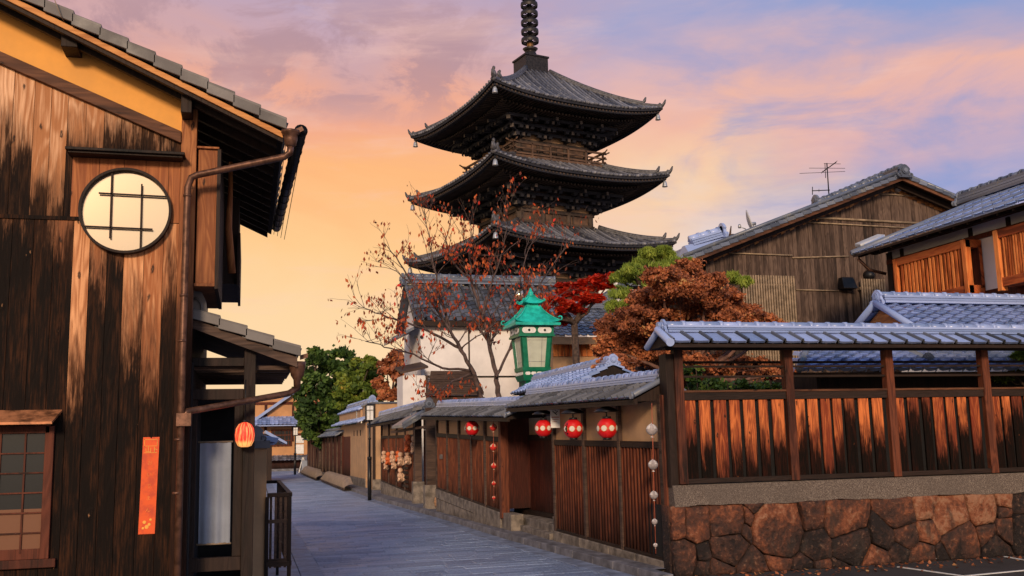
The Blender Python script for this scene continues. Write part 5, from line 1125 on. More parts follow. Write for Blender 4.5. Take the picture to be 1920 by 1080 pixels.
for a in range(4):
    A = Matrix.Rotation(a * PI / 2, 3, 'Z'); f = lambda *p: A @ Vector(p)
    for k in (-1, 1): mb.hexa([f(k * hB - .02, -hB - .02, zB), f(k * hB + .02, -hB - .02, zB), f(k * hB + .02, -hB + .05, zB), f(k * hB - .02, -hB + .05, zB)], [f(k * hA - .02, -hA - .02, zA), f(k * hA + .02, -hA - .02, zA), f(k * hA + .02, -hA + .05, zA), f(k * hA - .02, -hA + .05, zA)]); mb.hexa([f(k * hB * .80 - .045 * 1, -hB - .004, zB), f(k * hB * .80 + .075 * 1, -hB - .004, zB), f(k * hB * .80 + .075, -hB + .03, zB), f(k * hB * .80 - .045, -hB + .03, zB)], [f(k * hA * .82 - .045, -hA - .004, zA), f(k * hA * .82 + .075, -hA - .004, zA), f(k * hA * .82 + .075, -hA + .03, zA), f(k * hA * .82 - .045, -hA + .03, zA)])
    mb2.hexa([f(-hB, -hB + .012, zB), f(hB, -hB + .012, zB), f(hB, -hB + .03, zB), f(-hB, -hB + .03, zB)], [f(-hA, -hA + .012, zA), f(hA, -hA + .012, zA), f(hA, -hA + .03, zA), f(-hA, -hA + .03, zA)])
    mb3 = MB()
    for (x0, x1, n_, z0, z1, hh) in ((-.92, .92, 2, zf(629), zf(616), 33.4 * u_), (-.9, .9, 4, zf(705), zf(698), 25.3 * u_)):
        w = (x1 - x0) / n_
        for k in range(n_):
            cx = (x0 + w * (k + .5)) * hh; ww = w * hh * .44; hz = (z1 - z0) * .42; zc_ = (z0 + z1) / 2
            pts = [f(cx + (ww - hz) * (1 if math.cos(t) > 0 else -1) + hz * math.cos(t), -hh - .004, zc_ + hz * math.sin(t)) for t in np.linspace(0, 2 * PI, 20, endpoint=False)]
            mb3.prism(pts, A @ Vector((0, -.012, 0)), mi=0)
            if n_ == 2: mb3.prism([f(cx + hz * .42 * math.cos(t), -hh - .02, zc_ + hz * .42 * math.sin(t)) for t in np.linspace(0, 2 * PI, 12, endpoint=False)], A @ Vector((0, -.01, 0)), mi=1)
    mb3.build('oval_lattice', [MT['whitep'], MT['black']], GL, local=True)
fr(mb, 37 * u_, zf(632), 37 * u_, zf(613)); fr(mb, 39 * u_, zf(634), 39 * u_, zf(630)); fr(mb, 30 * u_, zf(697), 31 * u_, zf(690)); fr(mb, 28 * u_, zf(706), 28 * u_, zf(697)); fr(mb, 26 * u_, zf(715), 30 * u_, zf(705)); fr(mb, 14 * u_, zf(735), 22 * u_, zf(715)); fr(mb, 17 * u_, zf(742), 17 * u_, zf(736))
mb.build('frame', MT['green'], GL, local=True); mb2.build('pane', MT['grassp'], GL, local=True)
mb = MB(); hh = (hA + hB) / 2
for a in range(4):
    A = Matrix.Rotation(a * PI / 2, 3, 'Z')
    for x in (-.45, .38): mb.beam(A @ Vector((x * hB, -hB + .0, zB)), A @ Vector((x * hA, -hA + .0, zA)), .008, .008)
    for t in (.18, .86): y_ = hB + (hA - hB) * t; mb.beam(A @ Vector((-y_ * .8, -y_ + .0, zB + (zA - zB) * t)), A @ Vector((y_ * .8, -y_ + .0, zB + (zA - zB) * t)), .006, .006)
mb.build('pane_bars', MT['galv'], GL, local=True)
mb = MB(); mb.tube([(0, 0, 0), (0, 0, zf(738))], [.14, .09], 12); mb.build('post', MT['black'], GL, local=True)

# ------------------------------------------------------------------ tea house roofs behind the fence
TH = thing('tea_house', 'low garden house with two tiers of pale blue tiles right behind the fence', 'house', (13, 15.4, 0))
rz1 = atY(1650, 566, 15.5).z; rx0 = atY(1648, 570, 15.5).x; ez1 = rz1 - .62
rf = MB(); s1 = Vector((0, 1.05, .60)); tiles(rf, (rx0 - .05, 14.45, ez1 - .03), (1, 0, 0), s1, 7.5, s1.length, tw=.27, tl=.17, thick=.05); tiles(rf, (rx0 + 7.5, 16.6, ez1), (-1, 0, 0), Vector((0, -1.05, .6)), 7.5, s1.length, tw=.3, tl=.3)
rf.tube([(rx0 - .08, 14.4, ez1 + .0), (rx0 - .08, 15.5, rz1 - .02)], .06, 10); rf.tube([(rx0 - .08, 16.6, ez1 + .0), (rx0 - .08, 15.5, rz1 - .02)], .06, 10)
U_ = rf.build('upper_roof', MT['tile'], TH); ORG[U_] = ORG[TH]
rf = MB(); ridge(rf, (rx0 + .05, 15.5, rz1 - .03), (rx0 + 7.5, 15.5, rz1 - .03), w=.28, layers=3, lh=.05, cap=.07, ring=.28); oni(rf, (rx0 + .0, 15.5, rz1 - .05), (-1, 0, 0), .27); rf.build('ridge', MT['tile'], U_)
mb = MB(); mb.prism([(rx0 + .1, 14.6, ez1 - .02), (rx0 + .1, 16.5, ez1 - .02), (rx0 + .1, 15.5, rz1 - .06)], (7.3, 0, 0)); mb.build('gable', MT['orange'], TH)
rf = MB(); a = atY(1490, 696, 14.25); s1 = Vector((0, 2.2, .88)); kx_ = a.x
tiles(rf, (kx_, 14.25, a.z), (1, 0, 0), s1, 18 - kx_, s1.length, tw=.27, tl=.2, thick=.055, trim=lambda u, v: u > v * .75); rf.build('skirt_roof', MT['tile'], TH)
rf = MB(); rf.tube([(kx_ + .05, 14.2, a.z + .02), (kx_ + 1.75, 16.4, a.z + .92)], .055, 8); c = atY(1722, 676, 15.0); oni(rf, (c.x, 14.75, c.z - .12), (0, -1, 0), .24); rf.tube([(c.x, 14.8, c.z + .0), (c.x, 16., c.z + .5)], .07, 8); rf.build('hip_tiles', MT['tiled'], TH)
mb = MB(); mb.box((kx_ + .8, 14.9, 0), (18, 17.4, a.z - .02)); mb.box((kx_, 14.27, a.z - .1), (18, 14.32, a.z - .02)); mb.build('walls', MT['dark'], TH)

# ------------------------------------------------------------------ plaster and lattice house at the right
RX = 14.2; k_ = RX / 12.3
RH = thing('lattice_house', 'white plaster house with orange lattice windows and blue tiled eave at the right', 'house', (15.5, 18, 0))
eave = [atX(1597, 478, RX), atX(1920, 378, RX)]; ez2 = (eave[0].z + eave[1].z) / 2; yF = eave[0].y
WX = 14.95
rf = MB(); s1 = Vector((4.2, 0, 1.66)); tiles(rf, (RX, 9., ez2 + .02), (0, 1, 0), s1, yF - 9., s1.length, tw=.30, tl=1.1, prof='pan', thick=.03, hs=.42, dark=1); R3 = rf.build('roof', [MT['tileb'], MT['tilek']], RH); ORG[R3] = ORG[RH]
rf = MB(); rgx, rgz = RX + 4.2, ez2 + 1.66; yR = atX(1806, 384, rgx).y; ridge(rf, (rgx, 9, rgz), (rgx, yR, rgz), w=.4, layers=4, lh=.07, cap=.1, ring=.35); oni(rf, (rgx, yR + .02, rgz), (0, 1, 0), .4); rf.tube([(RX, yF, ez2 + .05), (rgx, yF, rgz)], .07, 8); rf.build('ridge', MT['tiled'], R3)
mb = MB(); mb.hexa([(RX + .02, 9, ez2 - .06), (WX + .3, 9, ez2 + .2), (WX + .3, yF - .03, ez2 + .2), (RX + .02, yF - .03, ez2 - .06)], [(RX + .02, 9, ez2 - .01), (WX + .3, 9, ez2 + .26), (WX + .3, yF - .03, ez2 + .26), (RX + .02, yF - .03, ez2 - .01)]); mb.box((WX - .35, 9, ez2 - .02), (WX - .2, yF - .2, ez2 + .1))
for y_ in np.arange(9.2, yF, .42): mb.beam((RX + .05, y_, ez2 - .08), (WX, y_, ez2 + .13), .05, .05)
mb.build('eave_underside', MT['dark'], RH)
yW = atX(1668, 520, WX).y
mb = MB(); mb.box((WX, 9, 0), (WX + 8, yW, ez2 + .1)); mb.prism([(WX, yW - .01, ez2), (WX + 7, yW - .01, ez2), (WX + 3.5, yW - .01, rgz - .1)], (0, .05, 0)); mb.build('plaster', MT['white'], RH)
wx = lambda px, py, x=WX - .1: atX(px, py, x)
mb = MB(); mb.box((WX - .03, yW - .16, 0), (WX + .1, yW + .02, ez2)); mb.build('corner_post', MT['dark'], RH)
zb3 = wx(1745, 552).z - .1; zt3 = wx(1745, 484).z
def bay(pa, pb):
    ya_, yb_ = wx(pa, 520).y, wx(pb, 520).y    # ya far, yb near
    BY = MB(); BY.box((WX - .42, yb_, zb3 - .12), (WX - .02, ya_, zb3 + .06)); BY.box((WX - .42, yb_, zt3 - .05), (WX - .02, ya_, zt3 + .12)); BY.box((WX - .1, yb_, zb3), (WX - .02, ya_, zt3))
    B_ = BY.build('lattice_window', MT['latticex'], RH, bevel=.006); ORG[B_] = ORG[RH]
    for y_ in (ya_ - .05, yb_):
        mb = MB(); mb.box((WX - .44, y_, zb3 - .2), (WX - .30, y_ + .12, zt3 + .12)); mb.build('frame_post', MT['lattice'], B_, bevel=.005)
    mb = MB(); y_ = yb_ + .2
    st_ = (ya_ - yb_ - .3) / 17
    while y_ < ya_ - .1: mb.box((WX - .40, y_, zb3 + .05), (WX - .34, y_ + st_ * .5, zt3 - .04)); y_ += st_
    mb.build('bars', MT['lattice'], B_)
    mb = MB(); mb.box((WX - .12, yb_, zb3), (WX - .101, ya_, zt3)); mb.build('screen', MT['frame'], B_)
bay(1703, 1840); bay(1900, 2010)
mb = MB(); mb.box((WX - .04, 9, zb3 - .30), (WX, yW - .16, zb3 - .06)); mb.box((WX - .06, 9, zt3 + .14), (WX, yW, zt3 + .24)); mb.build('wall_beam', MT['red'], RH)
for px_ in (1690, 1822, 1895): mb = MB(); y_ = wx(px_, 450, WX).y; mb.box((WX - .035, y_ - .05, zt3 + .2), (WX, y_ + .05, ez2)); mb.build('short_post', MT['dark'], RH)
mb = MB(); mb.tube([(RX + .1, yF - .1, ez2 - .1), (RX + .35, yF - .15, ez2 - .38), (WX - .05, yW + .05, ez2 - .5)], .04, 8); mb.build('downpipe', MT['copper'], RH)
SK = thing('skylight', 'pale framed roof light lying on the blue eave before the brown gable', 'roof light', (15, yF + .5, 6.5)); a, b = atY(1616, 458, 21.5), atY(1660, 441, 21.5)
mb = MB(); mb.hexa([a + Vector((0, 0, -.12)), b + Vector((0, 0, -.10)), b + Vector((0, .3, .0)), a + Vector((0, .3, -.02))], [a + Vector((-.05, 0, 0)), b + Vector((0, 0, .02)), b + Vector((0, .3, .1)), a + Vector((0, .3, .08))]); mb.build('frame', MT['dish'], SK, bevel=.02)
mb = MB(); d = b - a; mb.beam(a + d * .1 + Vector((0, -.02, -.05)), a + d * .92 + Vector((0, -.02, .0)), .03, .05); mb.build('glass', MT['tile'], SK)

# ------------------------------------------------------------------ big brown gable house
GY = 24.
Q = lambda px, py, y=GY: atY(px, py, y)
GH = thing('gable_house', 'large gabled house clad in weathered brown boards behind the maple', 'house', (16, GY, 0))
pk, pl_, pr_ = Q(1668, 346), Q(1295, 492), Q(1800, 402)
sL = (pk.z - pl_.z) / (pk.x - pl_.x); sR = (pk.z - pr_.z) / (pr_.x - pk.x)
zg = lambda x: pk.z - (pk.x - x) * sL if x < pk.x else pk.z - (x - pk.x) * sR
mb = MB(); siding(mb, 11.9, 23., 0, lambda x: zg(x), GY, w=.135, gap=.010, th=.015, proud=.014); mb.build('boards', MT['grey'], GH)
mb = MB(); mb.prism([(11.95, GY + .01, 0), (23, GY + .01, 0), (23, GY + .01, zg(23)), (pk.x, GY + .01, pk.z), (11.95, GY + .01, zg(11.95))], (0, 3, 0)); mb.build('house_body', MT['dark'], GH)
mb = MB(); mbo = MB(); mbr = MB(); tr = MB()
for (xa_, xb_) in ((11.05, pk.x), (23.5, pk.x)):
    za_, zb_ = zg(xa_), zg(xb_); sg = 1 if xb_ > xa_ else -1
    def W_(m_, y0, y1, d0, d1): m_.hexa([(xa_, y0, za_ + d0), (xb_, y0, zb_ + d0), (xb_, y1, zb_ + d0), (xa_, y1, za_ + d0)], [(xa_, y0, za_ + d1), (xb_, y0, zb_ + d1), (xb_, y1, zb_ + d1), (xa_, y1, za_ + d1)])
    W_(mb, GY - .55, GY + 3.3, .02, .06); W_(mb, GY - .30, GY - .22, -.14, .02); W_(tr, GY - .60, GY - .54, -.03, .12); W_(mbo, GY - .62, GY - .60, .05, .12)
    L = math.hypot(xb_ - xa_, zb_ - za_); s1 = Vector((xb_ - xa_, 0, zb_ - za_)); tiles(mbr, (xa_, GY - .60, za_ + .12), (0, 1, 0), s1, 4., L, tw=.3, tl=.27)
    for k in range(int(L / .27)): c = Vector((xa_, GY - .62, za_ + .14)) + s1.normalized() * (k * .27); mbr.beam(c, c + s1.normalized() * .285 + Vector((0, 0, -.03)), .035, .10)
    mbr.tube([(xa_, GY - .5, za_ + .24), (xb_, GY - .5, zb_ + .24)], .055, 8)
mb.build('eave_underside', MT['dark'], GH); tr.build('barge_board', MT['beamx'], GH); mbo.build('barge_trim', MT['old'], GH); R4 = mbr.build('roof', MT['tiled'], GH); ORG[R4] = ORG[GH]
rf = MB(); ridge(rf, (pk.x, GY - .6, pk.z + .15), (pk.x, GY + 3.3, pk.z + .15), w=.35, layers=3, lh=.07, cap=.1); oni(rf, (pk.x, GY - .66, pk.z + .05), (0, -1, 0), .36)
xo = Q(1536, 380).x; ridge(rf, (xo, GY + .1, zg(xo) + .20), (pk.x, GY + .1, pk.z + .20), w=.34, layers=2, lh=.05, cap=.09); oni(rf, (xo - .02, GY + .1, zg(xo) + .16), (-1, 0, 0), .36); rf.build('ridge', MT['tiled'], R4)
mb = MB()   # fringe of lighter unweathered wood just under the rake
for k in range(90):
    x = 12. + k * .14; 
    if x > 22.9: break
    h = random.uniform(.03, .10); mb.hexa([(x, GY - .032, zg(x) - .12 - h), (x + .135, GY - .032, zg(x + .135) - .12 - h * .8), (x + .135, GY - .026, zg(x + .135) - .12 - h * .8), (x, GY - .026, zg(x) - .12 - h)], [(x, GY - .032, zg(x) - .06), (x + .135, GY - .032, zg(x + .135) - .06), (x + .135, GY - .026, zg(x + .135) - .06), (x, GY - .026, zg(x) - .06)])
mb.build('pale_board_tops', MT['orange'], GH)
C7 = lambda cx, cy, y=GY - .05: atY(1280 + cx / 2.7, 280 + cy / 2.7, y)
for (x0, y0, x1, y1, r) in ((235, 525, 555, 537, .022), (555, 549, 840, 541, .022), (600, 342, 1215, 375, .035), (610, 368, 1165, 399, .022), (960, 222, 1265, 244, .022), (575, 711, 790, 716, .018)):
    mb = MB(); mb.tube([C7(x0, y0), C7(x1, y1)], r, 8); mb.build('rail', MT['bamboo'], GH)
def grille(cx0, cx1, cy0, cy1, n, nm):
    mb = MB(); a, b = C7(cx0, cy0), C7(cx1, cy1)
    for k in range(n + 1): x = a.x + (b.x - a.x) * k / n; mb.box((x - .022, GY - .22, b.z), (x + .022, GY - .18, a.z))
    for z in (a.z - .25, (a.z + b.z) / 2, b.z + .3): mb.box((a.x - .05, GY - .18, z - .02), (b.x + .05, GY - .15, z + .02))
    for x in (a.x, b.x): mb.box((x - .03, GY - .18, a.z - .3), (x + .03, GY, a.z - .24))
    mb.build(nm, MT['bamboo'], GH)
    mb = MB(); mb.box((a.x + .3, GY - .05, b.z), (b.x - .6, GY - .022, a.z - .3)); mb.build('window', MT['plaster'] if n > 15 else MT['void'], GH)
grille(290, 575, 640, 1100, 20, 'bamboo_grille'); grille(888, 1028, 660, 1000, 9, 'bamboo_grille')
for px_ in (1680, 1695.5):
    c = Q(px_, 355); mb = MB(); mb.lathe((c.x, GY - .02, c.z), [(.105, 0), (.105, -.08), (.09, -.14), (.05, -.17), (.01, -.18)], 16, axis='y'); mb.build('vent_cap', MT['galv'], GH)
mb = MB(); a, b = C7(782, 650), C7(858, 712); mb.hexa([(a.x, GY - .35, b.z), (b.x, GY - .35, b.z), (b.x, GY, b.z), (a.x, GY, b.z)], [(a.x + .05, GY - .2, a.z), (b.x - .03, GY - .2, a.z), (b.x - .03, GY, a.z), (a.x + .05, GY, a.z)]); mb.build('vent_hood', MT['black'], GH, bevel=.02)
mb = MB(); c = C7(940, 640); mb.lathe((c.x, GY - .02, c.z), [(.16, 0), (.16, -.1), (.1, -.2), (.02, -.23)], 14, axis='y'); mb.build('round_vent', MT['black'], GH)
# television antenna
AN = thing('antenna', 'spidery television antenna on a mast above the brown gable roof', 'antenna', Q(1553, 362, 24.6)); mb = MB()
P7 = lambda cx, cy: atY(1280 + cx / 2.7, 280 + cy / 2.7, 24.6)
mb.tube([P7(740, 225), P7(730, 70)], .018, 6); AM = mb.build('mast', MT['black'], AN); mb = MB()
mb.tube([P7(706, 116), P7(778, 64)], .014, 6); mb.tube([P7(655, 210), P7(745, 206)], .014, 6); mb.tube([P7(657, 190), P7(657, 230)], .012, 6); mb.tube([P7(720, 70), P7(724, 145)], .010, 6)
for (x0, y0, x1, y1) in ((640, 95, 822, 96), (592, 122, 822, 112), (715, 72, 800, 74), (690, 200, 690, 216)): mb.tube([P7(x0, y0), P7(x1, y1)], .007, 5)
for k in range(9): t = k / 8; c = P7(706 + 72 * t, 116 - 52 * t); mb.tube([c + Vector((-.05, -.12, 0)), c + Vector((.05, .12, 0))], .007, 4)
mb.build('elements', MT['black'], AN)
# satellite dish
DS = thing('satellite_dish', 'small pale satellite dish on the left slope of the brown gable roof', 'satellite dish', Q(1400, 435, 24.6)); c = P7(328, 372)
mb = MB(); A = Matrix.Rotation(R_(62), 3, 'Z') @ Matrix.Rotation(R_(75), 3, 'X')
vs = []; fs = []; n = 20
for j in range(6):
    for k in range(n): r = .36 * j / 5; t = 2 * PI * k / n; vs.append(c + A @ Vector((r * math.cos(t), r * math.sin(t), r * r * .55)))
for j in range(5):
    for k in range(n): fs.append((j * n + k, j * n + (k + 1) % n, (j + 1) * n + (k + 1) % n, (j + 1) * n + k))
mb.add(vs, fs, smooth=True); o = mb.build('reflector', MT['dish'], DS); so = o.modifiers.new('s', 'SOLIDIFY'); so.thickness = .02
mb = MB(); mb.tube([P7(335, 378), P7(368, 376)], .05, 8); mb.tube([P7(320, 404), P7(290, 392)], .014, 6); mb.lathe(P7(288, 390), [(.04, -.05), (.05, 0), (.03, .06)], 8); mb.tube([P7(362, 376), P7(362, 400)], .025, 6); mb.build('mount', MT['galv'], DS)
AP = thing('roof_pipe', 'thin upright pipe with a small box left of the satellite dish', 'pipe', Q(1370, 450, 24.6)); mb = MB(); mb.tube([P7(238, 450), P7(245, 388)], [.04, .015], 6); mb.box(tuple(P7(252, 440)), tuple(P7(268, 428) + Vector((0, .1, 0)))); mb.build('pipe', MT['old'], AP)
# left ridge of a rear roof
RR = thing('rear_roof', 'short blue tiled ridge rising behind the left end of the brown gable roof', 'roof', Q(1320, 470, 30.)); rf = MB(); a, b = atY(1297, 462, 29), atY(1352, 446, 29); c = atY(1290, 480, 28)
rf.hexa([(a.x - .3, 28, a.z - .9), (b.x, 28, a.z - .9), (b.x, 30, a.z - .9), (a.x - .3, 30, a.z - .9)], [(a.x - .3, 28.9, a.z), (b.x, 28.9, b.z), (b.x, 29.1, b.z), (a.x - .3, 29.1, a.z)])
ridge(rf, a, b, w=.4, layers=3, lh=.08, cap=.12, ring=.4); oni(rf, b, (1, 0, 0), .5); rf.build('tiles', MT['tile'], RR); mb = MB(); mb.box((a.x, 28.2, 0), (b.x + 1, 30, a.z - .9)); mb.build('wall', MT['dark'], RR)
# white gable beyond the pine
WG = thing('white_house', 'white plaster gable showing between the pagoda and the pine', 'house', atY(1200, 560, 44)); mb = MB(); p, q = atY(1100, 590, 44), atY(1300, 462, 44); z_ = atY(1200, 640, 44).z
mb.prism([(p.x, 44, 0), (q.x, 44, 0), (q.x, 44, q.z), (p.x, 44, p.z)], (0, 5, 0)); mb.build('plaster', MT['white'], WG)
rf = MB(); d = (q - p); rf.hexa([p + Vector((0, -.3, 0)), q + Vector((0, -.3, 0)), q + Vector((0, 5, 0)), p + Vector((0, 5, 0))], [p + Vector((0, -.3, .16)), q + Vector((0, -.3, .16)), q + Vector((0, 5, .16)), p + Vector((0, 5, .16))]); rf.build('roof', MT['tiled'], WG)
p, q = atY(1128, 572, 38), atY(1168, 546, 38); T = thing('roof_ridge', 'stub of grey tiled ridge among the red maple and the pine', 'roof', (p.x, 38, 0)); rf = MB(); ridge(rf, p, q, w=.4, layers=3, lh=.08, cap=.12); rf.build('tiles', MT['tiled'], T); mb = MB(); mb.box((p.x + .2, 37.9, 0), (q.x, 38.4, p.z + .1)); mb.build('wall', MT['dark'], T)

# ------------------------------------------------------------------ pagoda
PX_, PY_ = 19.1, 64.3
PG = thing('pagoda', 'tall dark timber pagoda with upswept tiled roofs and ringed metal spire', 'pagoda', (PX_, PY_, 0), None, R_(13.7))
def storey(R, zc, rb, rin, rise, zbot, first=False, balustrade=False, up=.62):
    zm = zc - up; lift = lambda s: up * abs(s) ** 2.6
    zs = lambda s, t: zm + lift(s) * (1 - t) ** 1.6 + rise * (t ** 1.28)
    RFm, RL, EV, RA, BK, CR, EN, BD, PN = (MB() for _ in range(9)); RF2 = MB()
    CRS = []
    for k in range(4):
        A = Matrix.Rotation(k * PI / 2, 3, 'Z'); f = lambda x, y, z: A @ Vector((x, y, z))
        RFm.sheet(lambda u, v: f((2 * u - 1) * (R + (rin - R) * v), -(R + (rin - R) * v), zs(2 * u - 1, v)), 26, 8)
        n = int(2 * R / .34)
        for i in range(n):
            x = -R + (i + .5) * 2 * R / n; tm = min(1., (R - abs(x)) / (R - rin)) if abs(x) > rin else 1.
            pts = []
            for j in range(7):
                t = tm * j / 6; hw = R + (rin - R) * t; pts.append(f(x, -hw - (.06 if j == 0 else 0), zs(x / hw, t) + .05))
            if tm > .02: RL.tube(pts, .085, 6, rnd=random.random())
        # layered eave edge
        N = 26
        for (d0, d1, o0, o1) in ((-.16, -.0, .02, .35), (-.36, -.17, .16, .5)):
            for i in range(N):
                s0, s1 = -1 + 2 * i / N, -1 + 2 * (i + 1) / N; g0, g1 = (R - o0), (R - o1)
                EV.hexa([f(s0 * g0, -g0, zm + lift(s0) + d0), f(s1 * g0, -g0, zm + lift(s1) + d0), f(s1 * g1, -g1, zm + lift(s1) + d0 + .03), f(s0 * g1, -g1, zm + lift(s0) + d0 + .03)],
                        [f(s0 * g0, -g0, zm + lift(s0) + d1), f(s1 * g0, -g0, zm + lift(s1) + d1), f(s1 * g1, -g1, zm + lift(s1) + d1 + .03), f(s0 * g1, -g1, zm + lift(s0) + d1 + .03)])
        EV.sheet(lambda u, v: f((2 * u - 1) * (R - .1 + (rb - R) * v), -(R - .1 + (rb - R) * v), zm - .12 + lift(2 * u - 1) * (1 - v) ** 1.3 + .12 * v), 26, 6)
        n = int(2 * R / .27)
        for i in range(n):
            x = -R + .2 + (i + .5) * (2 * R - .4) / n
            for (ra, rc, dz, w) in ((.12, 1.75, -.30, .10), (1.35, R - rb, -.52, .11)):
                y0 = -(R - ra); y1 = -max(R - rc, abs(x) + .02)
                if y1 <= y0: continue
                l0 = lift(min(1, abs(x) / (R - ra * .3))); l1 = lift(min(1, abs(x) / R)) * .75
                RA.hexa([f(x - w / 2, y0, zm + dz + l0), f(x + w / 2, y0, zm + dz + l0), f(x + w / 2, y1, zm + dz + l1 + .1), f(x - w / 2, y1, zm + dz + l1 + .1)],
                        [f(x - w / 2, y0, zm + dz + .13 + l0), f(x + w / 2, y0, zm + dz + .13 + l0), f(x + w / 2, y1, zm + dz + .23 + l1), f(x - w / 2, y1, zm + dz + .23 + l1)])
        # brackets: three stepped tiers with pale block ends
        for tier, (o, dz) in enumerate(((.45, -1.45), (.95, -1.10), (1.5, -.76))):
            g = rb + o; BK.beam(f(-g, -g, zm + dz + .12), f(g, -g, zm + dz + .12), .16, .2)
            cols = [-1, -.36, .36, 1]
            for c in cols:
                x = c * (rb - .12); BK.beam(f(x, -rb + .1, zm + dz - .08), f(x, -g - .12, zm + dz - .08), .2, .24)
                for e in (-.42, 0, .42):
                    if abs(x + e) < g: BK.obox(f(x + e, -g, zm + dz - .06), A @ Vector((.13, 0, 0)), A @ Vector((0, .13, 0)), (0, 0, .1))
                BK.obox(f(x, -g - .14, zm + dz - .07), A @ Vector((.09, 0, 0)), A @ Vector((0, .02, 0)), (0, 0, .11), mi=1)
            BK.beam(f(-g + .1, -g + .1, zm + dz - .1), f(-rb + .1, -rb + .1, zm + dz - .1), .22, .26); BK.obox(f(-g - .02, -g - .02, zm + dz - .08), A @ Vector((.09, -.09, 0)), A @ Vector((.02, .02, 0)), (0, 0, .12), mi=1)
        for c in (-1, -.36, .36, 1):
            x = c * (rb - .12); ra_ = 2.15; BK.beam(f(x, -rb, zm - .35), f(x, -rb - ra_, zm - .72), .17, .2); BK.obox(f(x, -rb - ra_ - .01, zm - .73), A @ Vector((.085, 0, 0)), A @ Vector((0, .02, 0)), (0, 0, .11), mi=1)
        # pale infill between brackets
        PN.hexa([f(-rb + .1, -rb - .02, zm - 1.75), f(rb - .1, -rb - .02, zm - 1.75), f(rb - .1, -rb + .05, zm - 1.75), f(-rb + .1, -rb + .05, zm - 1.75)], [f(-rb + .1, -rb - .02, zm - 1.3), f(rb - .1, -rb - .02, zm - 1.3), f(rb - .1, -rb + .05, zm - 1.3), f(-rb + .1, -rb + .05, zm - 1.3)])
        # body wall
        BD.obox(f(0, -rb + .1, (zbot + zm - .1) / 2), A @ Vector((rb - .02, 0, 0)), A @ Vector((0, .08, 0)), (0, 0, (zm - .1 - zbot) / 2))
        for c in (-1, -.36, .36, 1): p = f(c * (rb - .12), -rb + .04, 0); RF2.tube([(p.x, p.y, zbot), (p.x, p.y, zm - 1.5)], .17, 10)
        for z, hh in ((zm - 1.82, .12), (zm - 2.62, .06), (zbot + .1, .1)): RF2.beam(f(-rb - .12, -rb - .02, z), f(rb + .12, -rb - .02, z), .2, hh * 2)
        for c in (-.68, .68):
            cx = c * rb; w_ = .22 * rb; zc2 = zm - 2.2
            for (xx, zz_, a_, b_) in ((cx - w_, zc2, .05, .36), (cx + w_, zc2, .05, .36), (cx, zc2 - .36, w_, .05), (cx, zc2 + .36, w_, .05)): RF2.obox(f(xx, -rb - .02, zz_), A @ Vector((a_, 0, 0)), A @ Vector((0, .05, 0)), (0, 0, b_))
        for i in range(4): RF2.obox(f(-.24 + i * .16, -rb - .02, zm - 2.2), A @ Vector((.035, 0, 0)), A @ Vector((0, .05, 0)), (0, 0, .32))
        CR = MB()
        # hip ridges with kicked-up ends
        P = lambda t, dz=0.: f(-(R + (rin - R) * t), -(R + (rin - R) * t), zs(1, t) + dz)
        for (t0, t1, r_, dz) in ((.0, .24, .12, .13), (.17, 1., .15, .2)):
            pts = []; e = (P(t0) - P(t0 + .1)); e.z = 0; e.normalize()
            pts += [P(t0, dz) + e * .22 + Vector((0, 0, .40)), P(t0, dz) + e * .12 + Vector((0, 0, .16)), P(t0, dz)] + [P(t0 + (t1 - t0) * j / 8, dz) for j in range(1, 9)]
            CR.tube(pts, [r_ * .35, r_ * .8] + [r_] * 9, 8); CR.tube([q - Vector((0, 0, .14)) for q in pts[2:]], r_ * 1.25, 6)
        for t, s_ in ((.03, .34), (.19, .3)):
            c = P(t, .12); d = (P(0) - P(.3)); d.z = 0; d.normalize(); c = c + d * .05
            if k == 0: CR.lathe(c, [(s_ * .5, 0), (s_ * .6, s_ * .5), (s_ * .35, s_ * 1.1), (s_ * .18, s_ * 1.4), (s_ * .3, s_ * 1.6), (s_ * .3, s_ * 1.9), (s_ * .1, s_ * 2.1)], 8)
            else: CR.lathe(c, [(s_ * .35, 0), (s_ * .4, s_ * .3), (s_ * .15, s_ * .6)], 8)
        c = P(0); d = (P(0) - P(.3)); d.z = 0; d.normalize(); b0 = c - d * .35 + Vector((0, 0, -.42))
        CR.tube([b0 + Vector((0, 0, .2)), b0], .02, 5); 
        bl = MB(); bl.lathe(b0 - Vector((0, 0, .42)), [(.19, 0), (.17, .05), (.14, .25), (.10, .37), (.03, .42)], 12); bl.build('wind_bell', MT['galv'], PG, local=True); CRS.append(CR)
    Rt = RFm.build('roof', MT['tilep'], PG, local=True)
    RL.build('cover_tiles', MT['tilep'], Rt, local=True); [c.build('hip_ridge', MT['onip'], Rt, local=True) for c in CRS]
    EV.build('eave', MT['pagdark'], PG, local=True); RA.build('rafters', MT['pag'], PG, local=True); BK.build('brackets', [MT['pagdark'], MT['cream']], PG, local=True)
    BD.build('body_wall', MT['pagwood'], PG, local=True); RF2.build('posts_and_rails', MT['pag'], PG, local=True); PN.build('pale_infill', MT['plaster'], PG, local=True)
